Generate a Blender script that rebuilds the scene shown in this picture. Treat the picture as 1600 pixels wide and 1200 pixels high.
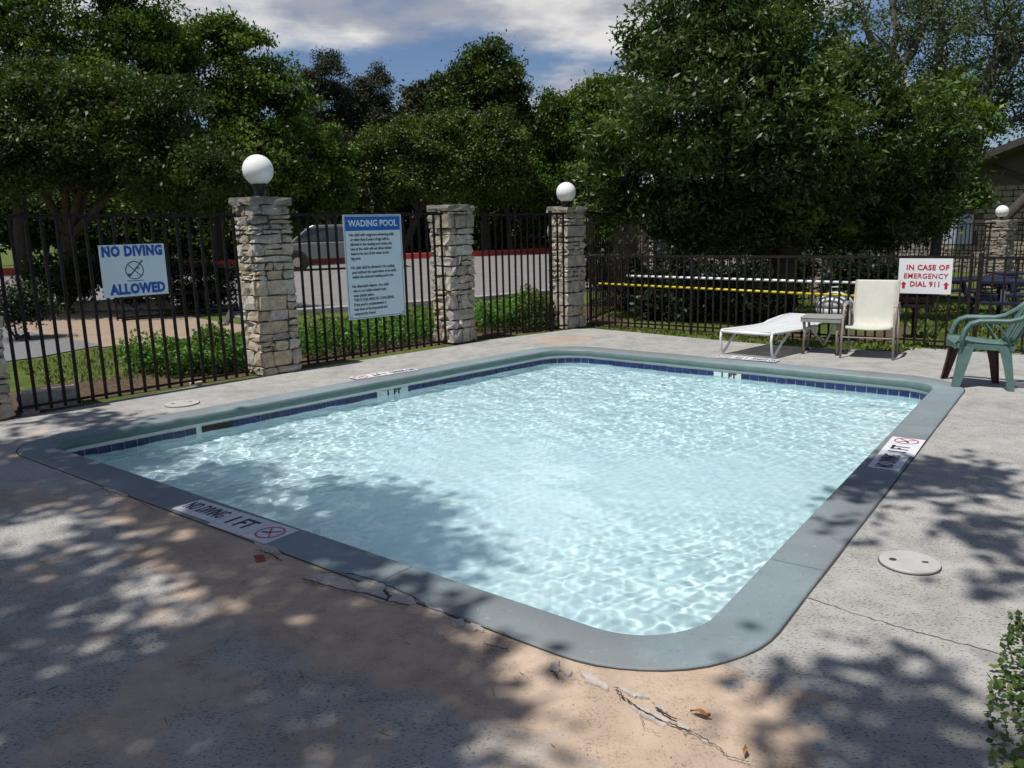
import bpy, bmesh, math, random
import numpy as np
from mathutils import Vector, Matrix, noise as mnoise
from mathutils.geometry import delaunay_2d_cdt
random.seed(7); RNG = np.random.default_rng(7)
S = bpy.context.scene
for o in list(bpy.data.objects): bpy.data.objects.remove(o)
C = S.collection
R_ = math.radians

# ------------------------------------------------------------------ camera
F_, H_ = 1260.0, 1.65
PITCH, ROLL = math.atan(247/1260.), R_(1.5)
cp, sp, cr, sr = math.cos(PITCH), math.sin(PITCH), math.cos(ROLL), math.sin(ROLL)
FW = np.array([0, cp, -sp]); r0 = np.array([1., 0, 0]); u0 = np.array([0, sp, cp])
RT = r0*cr - u0*sr; UP = r0*sr + u0*cr
cam = bpy.data.cameras.new('camera'); co = bpy.data.objects.new('camera', cam); C.objects.link(co)
cam.sensor_width = 36; cam.lens = F_/1600*36; cam.clip_start = .05; cam.clip_end = 3000
M = Matrix(((RT[0], UP[0], -FW[0], 0), (RT[1], UP[1], -FW[1], 0), (RT[2], UP[2], -FW[2], H_), (0, 0, 0, 1)))
co.matrix_world = M
S.camera = co

def ray(x, y): return FW*F_ + RT*(x-800) - UP*(y-600)
def G(x, y, z=0.0):
    d = ray(x, y); return np.array([0, 0, H_]) + d*((z-H_)/d[2])
def at(x, y, dist):
    d = ray(x, y); return np.array([0, 0, H_]) + d*(dist/d[1])

# ------------------------------------------------------------------ light
SUN_EL = R_(68); SH = np.array([-.77, -.64]); SH /= np.linalg.norm(SH)
SUNV = np.array([SH[0]*math.cos(SUN_EL), SH[1]*math.cos(SUN_EL), math.sin(SUN_EL)])
sl = bpy.data.lights.new('sun', 'SUN'); sl.energy = 4.5; sl.angle = R_(.53); sl.color = (1, .968, .91)
so = bpy.data.objects.new('sun', sl); C.objects.link(so)
so.rotation_euler = Vector(SUNV).to_track_quat('Z', 'Y').to_euler()
W = bpy.data.worlds.new('World'); S.world = W; W.use_nodes = True
nt = W.node_tree; nt.nodes.clear()
def wn(t, **k):
    n = nt.nodes.new(t)
    for a, b in k.items(): setattr(n, a, b)
    return n
sky = wn('ShaderNodeTexSky', sky_type='NISHITA', sun_disc=False, sun_elevation=SUN_EL, air_density=1.0, dust_density=.6, ozone_density=2.0)
sky.sun_rotation = math.atan2(SUNV[0], SUNV[1])
tc = wn('ShaderNodeTexCoord'); sx = wn('ShaderNodeSeparateXYZ'); nt.links.new(tc.outputs['Generated'], sx.inputs[0])
def wm(op, a, b=None, c=None):
    n = wn('ShaderNodeMath', operation=op)
    for i, v in enumerate((a, b, c)):
        if v is None: continue
        if isinstance(v, (int, float)): n.inputs[i].default_value = v
        else: nt.links.new(v, n.inputs[i])
    return n.outputs[0]
zz = wm('ADD', wm('MAXIMUM', sx.outputs[2], 0.0), .12)
cx = wm('DIVIDE', sx.outputs[0], zz); cy = wm('DIVIDE', sx.outputs[1], zz)
cb = wn('ShaderNodeCombineXYZ'); nt.links.new(cx, cb.inputs[0]); nt.links.new(cy, cb.inputs[1])
def wnoise(scale, det, off, rough=.55):
    mp = wn('ShaderNodeMapping'); mp.inputs['Location'].default_value = off
    nt.links.new(cb.outputs[0], mp.inputs['Vector'])
    n = wn('ShaderNodeTexNoise'); n.inputs['Scale'].default_value = scale; n.inputs['Detail'].default_value = det
    n.inputs['Roughness'].default_value = rough
    nt.links.new(mp.outputs[0], n.inputs['Vector']); return n.outputs[0]
CLOUD_OFF = (1.3, 2.2, 0)
n1 = wnoise(.7, 9, CLOUD_OFF); n2 = wnoise(1.9, 7, (9, 3, 1))
def wramp(src, stops, interp='EASE'):
    r = wn('ShaderNodeValToRGB'); r.color_ramp.interpolation = interp
    e = r.color_ramp.elements
    while len(e) < len(stops): e.new(.5)
    for q, (p, c) in zip(e, stops): q.position = p; q.color = c if len(c) == 4 else (*c, 1)
    nt.links.new(src, r.inputs[0]); return r.outputs[0]
azm = wramp(wm('ADD', wm('MULTIPLY', sx.outputs[0], .5), .5), [(.30, (.10,)*3), (.40, (.13,)*3), (.62, (.17,)*3), (.69, (.02,)*3), (.8, (.05,)*3)])
elb = wramp(sx.outputs[2], [(.13, (0,)*3), (.175, (.03,)*3), (.215, (.13,)*3), (.30, (.14,)*3), (.5, (.05,)*3)])
mask = wramp(wm('ADD', n1, wm('SUBTRACT', wm('ADD', azm, elb), .198)), [(.44, (0, 0, 0)), (.57, (1, 1, 1))])
ccol = wramp(n2, [(.38, (5.4, 5.6, 6.5)), (.58, (11.2, 11.0, 10.8))])
skc = wn('ShaderNodeMixRGB', blend_type='MULTIPLY'); skc.inputs[0].default_value = 1
nt.links.new(sky.outputs[0], skc.inputs[1]); skc.inputs[2].default_value = (.93, 1.0, 1.17, 1)
mx = wn('ShaderNodeMixRGB'); nt.links.new(mask, mx.inputs[0]); nt.links.new(skc.outputs[0], mx.inputs[1]); nt.links.new(ccol, mx.inputs[2])
bg = wn('ShaderNodeBackground'); bg.inputs[1].default_value = .062
nt.links.new(mx.outputs[0], bg.inputs[0]); out = wn('ShaderNodeOutputWorld'); nt.links.new(bg.outputs[0], out.inputs[0])
vs = S.view_settings; vs.view_transform = 'Standard'; vs.look = 'None'; vs.gamma = 1; vs.exposure = .17; vs.use_curve_mapping = False
cy_ = S.cycles; cy_.use_denoising = True; cy_.max_bounces = 7; cy_.diffuse_bounces = 3; cy_.transparent_max_bounces = 8
cy_.glossy_bounces = 3; cy_.transmission_bounces = 5; cy_.sample_clamp_indirect = 6
try: cy_.denoiser = 'OPENIMAGEDENOISE'; cy_.denoising_prefilter = 'ACCURATE'
except Exception: pass

# ------------------------------------------------------------------ materials
MATS = {}
class NT:
    def __init__(s, name, **bs):
        s.m = bpy.data.materials.new(name); s.m.use_nodes = True; s.t = s.m.node_tree
        s.b = s.t.nodes['Principled BSDF']; s.out = s.t.nodes['Material Output']; MATS[name] = s.m
        for k, v in bs.items(): s.set(k, v)
        s._c = None
    def set(s, k, v):
        i = s.b.inputs[k]
        if hasattr(v, 'is_output') or isinstance(v, bpy.types.NodeSocket): s.t.links.new(v, i)
        elif isinstance(v, tuple) and len(v) == 3: i.default_value = (*v, 1)
        else: i.default_value = v
    def n(s, t, **k):
        n = s.t.nodes.new(t)
        for a, b in k.items(): setattr(n, a, b)
        return n
    def co(s, kind='Object'):
        if kind == 'pos': return s.n('ShaderNodeNewGeometry').outputs['Position']
        return s.n('ShaderNodeTexCoord').outputs[kind]
    def noise(s, scale, det=5, rough=.6, vec=None, stretch=None, dist=0):
        n = s.n('ShaderNodeTexNoise'); n.inputs['Scale'].default_value = scale; n.inputs['Detail'].default_value = det
        n.inputs['Roughness'].default_value = rough; n.inputs['Distortion'].default_value = dist
        v = vec or s.co('pos')
        if stretch:
            mp = s.n('ShaderNodeMapping'); mp.inputs['Scale'].default_value = stretch; s.t.links.new(v, mp.inputs[0]); v = mp.outputs[0]
        s.t.links.new(v, n.inputs['Vector']); return n.outputs[0]
    def vor(s, scale, feature='F1', vec=None, out='Distance'):
        n = s.n('ShaderNodeTexVoronoi', feature=feature); n.inputs['Scale'].default_value = scale
        s.t.links.new(vec or s.co('pos'), n.inputs['Vector']); return n.outputs[out]
    def ramp(s, src, stops, interp='LINEAR'):
        r = s.n('ShaderNodeValToRGB'); r.color_ramp.interpolation = interp; e = r.color_ramp.elements
        while len(e) < len(stops): e.new(.5)
        for q, (p, c) in zip(e, stops):
            q.position = p; c = (c,)*3 if isinstance(c, (int, float)) else c; q.color = (*c, 1)
        s.t.links.new(src, r.inputs[0]); return r.outputs[0]
    def mix(s, f, a, b, bt='MIX'):
        n = s.n('ShaderNodeMixRGB', blend_type=bt)
        for i, v in enumerate((f, a, b)):
            if isinstance(v, (int, float)): n.inputs[i].default_value = v if i == 0 else (v, v, v, 1)
            elif isinstance(v, tuple): n.inputs[i].default_value = (*v, 1)
            else: s.t.links.new(v, n.inputs[i])
        return n.outputs[0]
    def math(s, op, a, b=None, c=None):
        n = s.n('ShaderNodeMath', operation=op)
        for i, v in enumerate((a, b, c)):
            if v is None: continue
            if isinstance(v, (int, float)): n.inputs[i].default_value = v
            else: s.t.links.new(v, n.inputs[i])
        return n.outputs[0]
    def bump(s, h, strength=.3, dist=.01, normal=None):
        n = s.n('ShaderNodeBump'); n.inputs['Strength'].default_value = strength; n.inputs['Distance'].default_value = dist
        s.t.links.new(h, n.inputs['Height'])
        if normal: s.t.links.new(normal, n.inputs['Normal'])
        s.t.links.new(n.outputs[0], s.b.inputs['Normal']); return n.outputs[0]
def simple(name, col, rough=.6, var=.15, scale=12, metal=0, spec=.4, bump=.1, dist=.004):
    m = NT(name, Roughness=rough, Metallic=metal); m.set('Specular IOR Level', spec)
    nz = m.noise(scale, 6, .65)
    m.set('Base Color', m.mix(m.ramp(nz, [(.3, 0), (.7, 1)]), tuple(c*(1-var) for c in col), tuple(min(1, c*(1+var)) for c in col)))
    if bump: m.bump(m.noise(scale*4, 6, .7), bump, dist)
    return m.m

# concrete deck
def mk_deck():
    m = NT('deck_concrete', Roughness=.9); m.set('Specular IOR Level', .2)
    p = m.co('pos')
    big = m.noise(.9, 5, .6); mid = m.noise(6, 6, .7); fine = m.noise(85, 4, .75); grit = m.vor(75)
    pit = m.noise(38, 3, .5, stretch=(1, 1, 1))
    grey = m.mix(m.ramp(mid, [(.3, 0), (.72, 1)]), (.34, .328, .305), (.46, .447, .42))
    pitn = m.noise(62, 3, .6, stretch=(1, 1.9, 1))
    grey = m.mix(m.ramp(m.math('ADD', pitn, m.math('MULTIPLY', m.math('SUBTRACT', mid, .5), .28)), [(.37, 0), (.44, 1)]), (.12, .113, .105), grey)
    grey = m.mix(m.ramp(fine, [(.35, 0), (.65, .35)]), m.mix(.35, grey, (.2, .19, .18)), grey)
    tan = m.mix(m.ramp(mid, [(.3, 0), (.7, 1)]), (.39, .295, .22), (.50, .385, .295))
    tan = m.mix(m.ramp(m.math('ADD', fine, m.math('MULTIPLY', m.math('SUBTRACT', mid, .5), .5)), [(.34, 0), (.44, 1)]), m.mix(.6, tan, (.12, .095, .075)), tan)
    # tan band of worn finish along the near coping
    dp = m.n('ShaderNodeVectorMath', operation='DOT_PRODUCT'); m.t.links.new(p, dp.inputs[0]); dp.inputs[1].default_value = (.622, .783, 0)
    d2 = m.n('ShaderNodeVectorMath', operation='DOT_PRODUCT'); m.t.links.new(p, d2.inputs[0]); d2.inputs[1].default_value = (.783, -.622, 0)
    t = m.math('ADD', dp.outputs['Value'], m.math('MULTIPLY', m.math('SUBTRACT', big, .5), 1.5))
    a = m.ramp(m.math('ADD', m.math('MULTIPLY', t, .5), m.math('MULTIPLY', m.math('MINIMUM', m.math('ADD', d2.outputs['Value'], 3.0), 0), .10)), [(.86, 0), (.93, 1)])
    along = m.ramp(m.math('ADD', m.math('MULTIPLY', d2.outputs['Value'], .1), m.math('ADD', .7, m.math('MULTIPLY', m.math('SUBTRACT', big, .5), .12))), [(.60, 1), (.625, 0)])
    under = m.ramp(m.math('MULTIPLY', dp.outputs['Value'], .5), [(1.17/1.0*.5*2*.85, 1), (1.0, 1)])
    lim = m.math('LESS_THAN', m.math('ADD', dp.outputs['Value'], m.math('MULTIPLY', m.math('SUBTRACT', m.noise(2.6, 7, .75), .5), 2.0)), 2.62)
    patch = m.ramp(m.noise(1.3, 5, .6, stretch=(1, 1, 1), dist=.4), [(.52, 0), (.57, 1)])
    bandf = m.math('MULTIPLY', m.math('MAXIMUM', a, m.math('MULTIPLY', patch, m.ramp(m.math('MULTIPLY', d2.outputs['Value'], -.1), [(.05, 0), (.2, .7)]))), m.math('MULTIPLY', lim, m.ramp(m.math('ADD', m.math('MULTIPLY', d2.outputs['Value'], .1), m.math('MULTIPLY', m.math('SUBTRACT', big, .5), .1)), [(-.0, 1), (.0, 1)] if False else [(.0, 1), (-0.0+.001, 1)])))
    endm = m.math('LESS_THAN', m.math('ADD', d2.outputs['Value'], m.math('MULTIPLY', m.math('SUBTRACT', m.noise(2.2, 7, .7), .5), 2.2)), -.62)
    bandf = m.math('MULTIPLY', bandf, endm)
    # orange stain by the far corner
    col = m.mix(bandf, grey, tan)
    st = m.n('ShaderNodeVectorMath', operation='DISTANCE'); m.t.links.new(p, st.inputs[0]); st.inputs[1].default_value = (.75, 11.7, 0)
    sf = m.ramp(m.math('ADD', st.outputs['Value'], m.math('MULTIPLY', mid, .3)), [(.2, .55), (.75, 0)])
    col = m.mix(sf, col, (.42, .28, .17))
    stain = m.ramp(m.noise(1.7, 6, .7, dist=.5), [(.33, .80), (.55, 1)])
    col = m.mix(1, col, stain, 'MULTIPLY')
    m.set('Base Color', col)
    hh = m.math('ADD', m.math('MULTIPLY', fine, .5), m.math('MULTIPLY', mid, .8))
    hh = m.math('ADD', hh, m.math('MULTIPLY', m.ramp(grit, [(0, 0), (.5, 1)]), .12))
    m.bump(hh, .6, .008)
    return m.m
DECK = mk_deck()
def mk_coping():
    m = NT('coping_paint', Roughness=.62); m.set('Specular IOR Level', .3)
    col = m.mix(m.ramp(m.noise(1.6, 6, .65), [(.3, 0), (.7, 1)]), (.16, .21, .23), (.215, .265, .28))
    col = m.mix(m.ramp(m.noise(45, 4, .6), [(.26, .75), (.4, 0)]), col, (.10, .12, .12))
    col = m.mix(m.ramp(m.noise(5, 6, .7), [(.58, 0), (.75, .55)]), col, (.30, .33, .33))
    col = m.mix(m.ramp(m.noise(.55, 4, .6), [(.45, 0), (.58, .75)]), col, (.165, .172, .176))
    col = m.mix(m.ramp(m.noise(7, 8, .8, dist=.7), [(.60, 0), (.66, .5)]), col, (.09, .10, .10))
    col = m.mix(m.ramp(m.noise(26, 4, .7), [(.64, 0), (.70, .6)]), col, (.33, .36, .36))
    m.set('Base Color', col); m.bump(m.math('ADD', m.noise(70, 5, .7), m.math('MULTIPLY', m.noise(8, 5, .7), .8)), .4, .004); return m.m
COPING = mk_coping()
def mk_plaster():
    m = NT('pool_plaster', Roughness=.7)
    col = m.mix(m.ramp(m.noise(2.2, 5, .6), [(.3, 0), (.7, 1)]), (.53, .705, .745), (.61, .765, .79))
    m.set('Base Color', col); return m.m
PLASTER = mk_plaster()
def mk_grout():
    m = NT('pool_grout', Roughness=.7); m.set('Base Color', m.mix(m.noise(9, 5, .7), (.62, .68, .64), (.76, .80, .76))); return m.m
GROUT = mk_grout()
m = NT('tile_blue', Roughness=.22); oi = m.n('ShaderNodeObjectInfo').outputs['Random']
m.set('Base Color', m.mix(oi, (.007, .016, .085), (.014, .03, .13))); TILE = m.m
TILEW = simple('tile_white', (.58, .68, .66), .4, .06)
def mk_water():
    m = bpy.data.materials.new('pool_water'); m.use_nodes = True; t = m.node_tree; t.nodes.clear()
    o = t.nodes.new('ShaderNodeOutputMaterial'); r = t.nodes.new('ShaderNodeBsdfPrincipled')
    r.inputs['Base Color'].default_value = (.955, .995, 1, 1); r.inputs['Roughness'].default_value = 0.0
    r.inputs['IOR'].default_value = 1.33; r.inputs['Transmission Weight'].default_value = 1
    t.links.new(r.outputs[0], o.inputs[0]); return m
WATER = mk_water()
def mk_iron():
    m = NT('black_iron', Roughness=.6, Metallic=0); m.set('Specular IOR Level', .2)
    col = m.mix(m.ramp(m.noise(14, 6, .7), [(.5, 0), (.68, 1)]), (.011, .008, .009), (.04, .018, .013))
    m.set('Base Color', col); m.bump(m.noise(90, 3, .6), .3, .002); return m.m
IRON = mk_iron()
def mk_stone(name, cols, dark=.55, top=True):
    m = NT(name, Roughness=.92); m.set('Specular IOR Level', .2)
    oi = m.n('ShaderNodeObjectInfo').outputs['Random']
    base = m.ramp(oi, [(i/(len(cols)-1), c) for i, c in enumerate(cols)])
    n = m.noise(16, 7, .7); col = m.mix(m.ramp(n, [(.34, 0), (.66, 1)]), m.mix(1, base, (dark, dark, dark), 'MULTIPLY'), base)
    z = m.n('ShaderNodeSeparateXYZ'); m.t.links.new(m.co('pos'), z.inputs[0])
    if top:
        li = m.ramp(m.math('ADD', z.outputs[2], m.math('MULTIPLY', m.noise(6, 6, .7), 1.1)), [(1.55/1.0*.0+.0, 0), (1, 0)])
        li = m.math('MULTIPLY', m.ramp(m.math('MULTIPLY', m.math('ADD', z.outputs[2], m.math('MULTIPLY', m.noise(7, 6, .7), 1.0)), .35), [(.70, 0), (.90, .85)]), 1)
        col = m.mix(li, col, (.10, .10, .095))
    m.set('Base Color', col); m.bump(m.math('ADD', n, m.math('MULTIPLY', m.noise(60, 5, .7), .35)), .8, .012); return m.m
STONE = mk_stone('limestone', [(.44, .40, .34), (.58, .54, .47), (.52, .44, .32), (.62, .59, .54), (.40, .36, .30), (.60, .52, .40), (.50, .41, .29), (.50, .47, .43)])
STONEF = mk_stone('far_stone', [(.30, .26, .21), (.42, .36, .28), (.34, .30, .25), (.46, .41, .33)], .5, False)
MORTAR = simple('dark_mortar', (.10, .08, .06), .95, .3, 20, bump=.6)
GLOBE = NT('globe_plastic', Roughness=.12); GLOBE.set('Base Color', (.78, .78, .77)); GLOBE.set('Subsurface Weight', .2); GLOBE = GLOBE.m
BLACKP = simple('black_plastic', (.012, .012, .013), .45, .1, bump=0)
SIGNW = simple('sign_white', (.60, .74, .80), .4, .04, 4, bump=0)
SIGNP = simple('sign_plain_white', (.72, .73, .75), .4, .03, 4, bump=0)
SIGNB = simple('sign_blue', (.008, .11, .42), .4, .05, 4, bump=0)
INKB = simple('ink_blue', (.014, .075, .38), .4, .05, 4, bump=0)
INKK = simple('ink_dark', (.03, .04, .06), .5, .05, 4, bump=0)
INKR = simple('ink_red', (.45, .012, .05), .4, .05, 4, bump=0)
LWHITE = simple('lounger_white', (.70, .70, .69), .35, .04, 8, bump=0)
SLINGW = simple('sling_white', (.58, .59, .60), .6, .05, 120, bump=.2)
SLINGB = simple('sling_beige', (.49, .48, .42), .7, .07, 9, bump=.2)
FRAMEB = simple('frame_taupe', (.30, .26, .23), .4, .12, 9, bump=0)
TABLET = simple('table_grey', (.27, .265, .25), .5, .1, 9, bump=.05)
GREENP = simple('chair_green', (.085, .150, .138), .5, .16, 14, bump=.05)
LEGSHADE = simple('leg_shade_maroon', (.06, .012, .015), .5, .1, 9, bump=.0)  # far chair legs: dark shading and colour fringe put into the colour
WHITEM = simple('white_metal', (.80, .80, .82), .35, .04, 6, bump=0)
YELLOWP = simple('yellow_pole', (.62, .50, .02), .35, .05, 6, bump=0)
HATCH = simple('hatch_cream', (.39, .385, .365), .6, .12, 9, bump=.15)
GAP = simple('dark_gap', (.045, .04, .034), .95, .2, 20, bump=.5)
CHIP = simple('pale_patch', (.45, .39, .345), .9, .22, 22, bump=.8, dist=.01)
DEADLEAF = simple('dead_leaf', (.34, .13, .03), .6, .3, 30, bump=.1)
PLATE = simple('marker_plate', (.58, .58, .60), .6, .10, 14, bump=.1)
INKP = simple('marker_ink', (.02, .022, .035), .6, .1, 14, bump=0)
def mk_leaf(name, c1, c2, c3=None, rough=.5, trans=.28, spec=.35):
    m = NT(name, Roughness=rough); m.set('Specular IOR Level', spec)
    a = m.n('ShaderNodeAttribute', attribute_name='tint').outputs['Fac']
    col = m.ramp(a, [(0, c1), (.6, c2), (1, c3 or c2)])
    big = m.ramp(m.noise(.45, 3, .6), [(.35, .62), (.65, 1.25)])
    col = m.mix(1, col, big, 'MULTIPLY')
    m.set('Base Color', col)
    tr = m.n('ShaderNodeBsdfTranslucent'); tc_ = m.mix(1, col, (1.3, 1.5, .5), 'MULTIPLY'); m.t.links.new(tc_, tr.inputs[0])
    ms = m.n('ShaderNodeMixShader'); ms.inputs[0].default_value = trans
    m.t.links.new(m.b.outputs[0], ms.inputs[1]); m.t.links.new(tr.outputs[0], ms.inputs[2]); m.t.links.new(ms.outputs[0], m.out.inputs[0])
    return m.m
L_DARK = mk_leaf('leaf_oak_dark', (0.0191, 0.0370, 0.0073), (0.0476, 0.0815, 0.0125), (0.0873, 0.1050, 0.0188))
L_SHADED = mk_leaf('leaf_shaded', (.008, .016, .006), (.016, .032, .008), (.030, .048, .012))  # darker bush leaf, the shade under the trees put into its colour
L_MID = mk_leaf('leaf_mid', (0.0267, 0.0545, 0.0073), (0.0700, 0.1270, 0.0146), (0.1416, 0.1815, 0.0272))
L_BRIGHT = mk_leaf('leaf_bright', (0.0317, 0.0741, 0.0084), (0.0794, 0.1605, 0.0167), (0.1428, 0.2099, 0.0314))
L_OLIVE = mk_leaf('leaf_olive', (0.0351, 0.0581, 0.0100), (0.0809, 0.1217, 0.0218), (0.1282, 0.1590, 0.0376))
L_CEDAR = mk_leaf('leaf_cedar', (0.0179, 0.0260, 0.0110), (0.0359, 0.0442, 0.0187), (0.0621, 0.0520, 0.0286), .7, .1)
L_MAG = mk_leaf('leaf_glossy', (0.0210, 0.0438, 0.0088), (0.0513, 0.0925, 0.0141), (0.1206, 0.1399, 0.0299), .42, .22, .38)
L_GREY = mk_leaf('leaf_grey_oak', (.035, .062, .022), (.075, .115, .04), (.11, .14, .06), .6, .2)
L_GRASS = mk_leaf('grass_blade', (0.0607, 0.1063, 0.0154), (0.1148, 0.1688, 0.0286), (0.1890, 0.2000, 0.0550), .6, .3)
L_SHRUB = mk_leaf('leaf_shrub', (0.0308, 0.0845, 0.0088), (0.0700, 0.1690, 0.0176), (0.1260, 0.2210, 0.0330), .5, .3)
L_IVY = mk_leaf('leaf_ivy', (.03, .06, .012), (.08, .14, .03), (.16, .17, .06), .5, .25)
BARK = simple('bark', (.055, .045, .036), .95, .4, 9, bump=.9, dist=.02)
BARKG = simple('bark_grey', (.085, .078, .07), .95, .35, 9, bump=.9, dist=.02)

# ------------------------------------------------------------------ mesh helpers
class MB:
    def __init__(s): s.v = []; s.f = []; s.mi = []; s.cur = 0
    def add(s, vs, fs):
        b = len(s.v); s.v += [tuple(map(float, v)) for v in vs]
        for f in fs: s.f.append([i+b for i in f]); s.mi.append(s.cur)
        return s
    def box(s, c, d, rot=0, bev=0):
        x, y, z = [q/2 for q in d]; ca, sa = math.cos(rot), math.sin(rot)
        P = [(sx_*x, sy*y, sz*z) for sz in (-1, 1) for sy in (-1, 1) for sx_ in (-1, 1)]
        P = [(c[0]+p[0]*ca-p[1]*sa, c[1]+p[0]*sa+p[1]*ca, c[2]+p[2]) for p in P]
        return s.add(P, [(0, 2, 3, 1), (4, 5, 7, 6), (0, 1, 5, 4), (2, 6, 7, 3), (0, 4, 6, 2), (1, 3, 7, 5)])
    def tube(s, pts, r, n=6, caps=True, sq=False):
        pts = [np.array(p, float) for p in pts]; k = len(pts)
        rs = r if hasattr(r, '__len__') else [r]*k
        if sq: n = 4
        ring = []; prev = None; V = []
        for i, p in enumerate(pts):
            d = pts[min(i+1, k-1)] - pts[max(i-1, 0)]; d = d/(np.linalg.norm(d)+1e-9)
            a = prev if prev is not None else (np.array([0, 0, 1.]) if abs(d[2]) < .9 else np.array([1., 0, 0]))
            a = a - d*(a@d); a /= np.linalg.norm(a)+1e-9; b = np.cross(d, a); prev = a
            for j in range(n):
                th = 2*math.pi*(j+(.5 if sq else 0))/n; V.append(p + (a*math.cos(th)+b*math.sin(th))*rs[i]*(1.414 if sq else 1))
        Fs = [(i*n+j, i*n+(j+1) % n, (i+1)*n+(j+1) % n, (i+1)*n+j) for i in range(k-1) for j in range(n)]
        if caps: Fs += [tuple(range(n))[::-1], tuple((k-1)*n+j for j in range(n))]
        return s.add(V, Fs)
    def lathe(s, prof, c=(0, 0, 0), n=20):
        V = [(c[0]+r*math.cos(2*math.pi*j/n), c[1]+r*math.sin(2*math.pi*j/n), c[2]+z) for r, z in prof for j in range(n)]
        k = len(prof)
        Fs = [(i*n+j, i*n+(j+1) % n, (i+1)*n+(j+1) % n, (i+1)*n+j) for i in range(k-1) for j in range(n)]
        Fs += [tuple(range(n))[::-1], tuple((k-1)*n+j for j in range(n))]
        return s.add(V, Fs)
    def strip(s, secs, close=False):
        """secs: list of equal-length cross sections (closed loops)"""
        n = len(secs[0]); V = [p for q in secs for p in q]; k = len(secs)
        Fs = [(i*n+j, i*n+(j+1) % n, (i+1)*n+(j+1) % n, (i+1)*n+j) for i in range(k-1) for j in range(n)]
        Fs += [tuple(range(n))[::-1], tuple((k-1)*n+j for j in range(n))]
        return s.add(V, Fs)
    def mesh(s, name, mats, smooth=False):
        me = bpy.data.meshes.new(name); me.from_pydata(s.v, [], s.f)
        for q in (mats if isinstance(mats, (list, tuple)) else [mats]): me.materials.append(q)
        if any(s.mi): me.polygons.foreach_set('material_index', s.mi)
        me.update()
        bm = bmesh.new(); bm.from_mesh(me); bmesh.ops.recalc_face_normals(bm, faces=bm.faces); bm.to_mesh(me); bm.free()
        if smooth: me.shade_smooth()
        return me
    def build(s, name, mats, parent=None, smooth=False, loc=None, rot=0):
        return link(name, s.mesh(name, mats, smooth), parent, loc, rot)
def link(name, me, parent=None, loc=None, rot=0):
    o = bpy.data.objects.new(name, me); C.objects.link(o)
    if parent: o.parent = parent
    if loc is not None: o.location = tuple(map(float, loc))
    if rot: o.rotation_euler = (0, 0, rot)
    return o
def bevel(o, w=.004, seg=2):
    md = o.modifiers.new('bevel', 'BEVEL'); md.width = w; md.segments = seg; md.limit_method = 'ANGLE'; return o
def tag(o, label=None, cat=None, group=None, kind=None):
    if label: o['label'] = label
    if cat: o['category'] = cat
    if group: o['group'] = group
    if kind: o['kind'] = kind
    return o
def thing(name, label, cat, loc=(0, 0, 0), rot=0, group=None):
    o = bpy.data.objects.new(name, None); C.objects.link(o); o.empty_display_size = .2
    o.location = tuple(map(float, loc)); o.rotation_euler = (0, 0, rot); return tag(o, label, cat, group)
def text_mesh(txt, size, mat, align='CENTER', bold=0.0, xs=1.0, space=1.0, ext=.001):
    cu = bpy.data.curves.new('lettering', 'FONT'); cu.body = txt; cu.size = size; cu.align_x = align; cu.align_y = 'CENTER'
    cu.offset = bold; cu.extrude = ext; cu.space_character = space; cu.resolution_u = 2
    o = bpy.data.objects.new('tmp', cu); C.objects.link(o); bpy.context.view_layer.update()
    me = bpy.data.meshes.new_from_object(o.evaluated_get(bpy.context.evaluated_depsgraph_get()))
    bpy.data.objects.remove(o); bpy.data.curves.remove(cu)
    if xs != 1: me.transform(Matrix.Diagonal((xs, 1, 1, 1)))
    me.materials.clear(); me.materials.append(mat); return me
def smooth01(a, b, x):
    t = np.clip((np.asarray(x, float)-a)/(b-a), 0, 1); return t*t*(3-2*t)
def gz(x, y):
    """ground height: level on the left, falls away beyond the back fence on the right"""
    n = .624*np.asarray(x, float)+.781*np.asarray(y, float)
    return -.02 - .47*smooth01(11.6, 21, n)*smooth01(1.5, 7, x)

# ------------------------------------------------------------------ pool geometry
def isect(p, d, q, e):
    A = np.array([[d[0], -e[0]], [d[1], -e[1]]]); t = np.linalg.solve(A, np.array(q)-np.array(p)); return np.array(p)+t[0]*np.array(d)
EDGES = [((-3.08, 5.807), (.783, -.622)), ((.988, 3.392), (.587, .809)), ((3.945, 8.119), (-.764, .645)), ((-.387, 9.779), (-.71, -.704))]
RAD = [.20, .36, .36, .50]   # at start corner of edge i+? -> corner between edge i-1 and i
def rounded(off):
    """closed curve, counter-clockwise seen from above, offset outward"""
    L = []
    for p, d in EDGES:
        d = np.array(d)/np.linalg.norm(d); nrm = np.array([d[1], -d[0]]); L.append((np.array(p)+nrm*off, d))
    cor = [isect(L[i-1][0], L[i-1][1], L[i][0], L[i][1]) for i in range(4)]
    rad = [RAD[0], RAD[1], RAD[2], RAD[3]]
    pts = []
    for i in range(4):
        d0, d1 = L[i-1][1], L[i][1]; c = cor[i]; r = rad[i]+off
        ang = math.acos(np.clip(d0@d1, -1, 1)); t = r*math.tan(ang/2)
        a = c-d0*t; n0 = np.array([-d0[1], d0[0]]); cen = a+n0*r; a0 = math.atan2(*(a-cen)[::-1])
        for k in range(13):
            th = a0+ang*k/12; pts.append(cen+r*np.array([math.cos(th), math.sin(th)]))
        b = pts[-1]; nx = i
        # straight run to next corner handled by subdividing later
    # subdivide straights
    outp = []
    for i in range(4):
        seg = pts[i*13:(i+1)*13]; outp += seg
        a = seg[-1]; b = pts[((i+1) % 4)*13]
        for k in range(1, 24): outp.append(a+(b-a)*k/24)
    return outp
COP_W = .275
ring_n = len(rounded(0))
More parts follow.
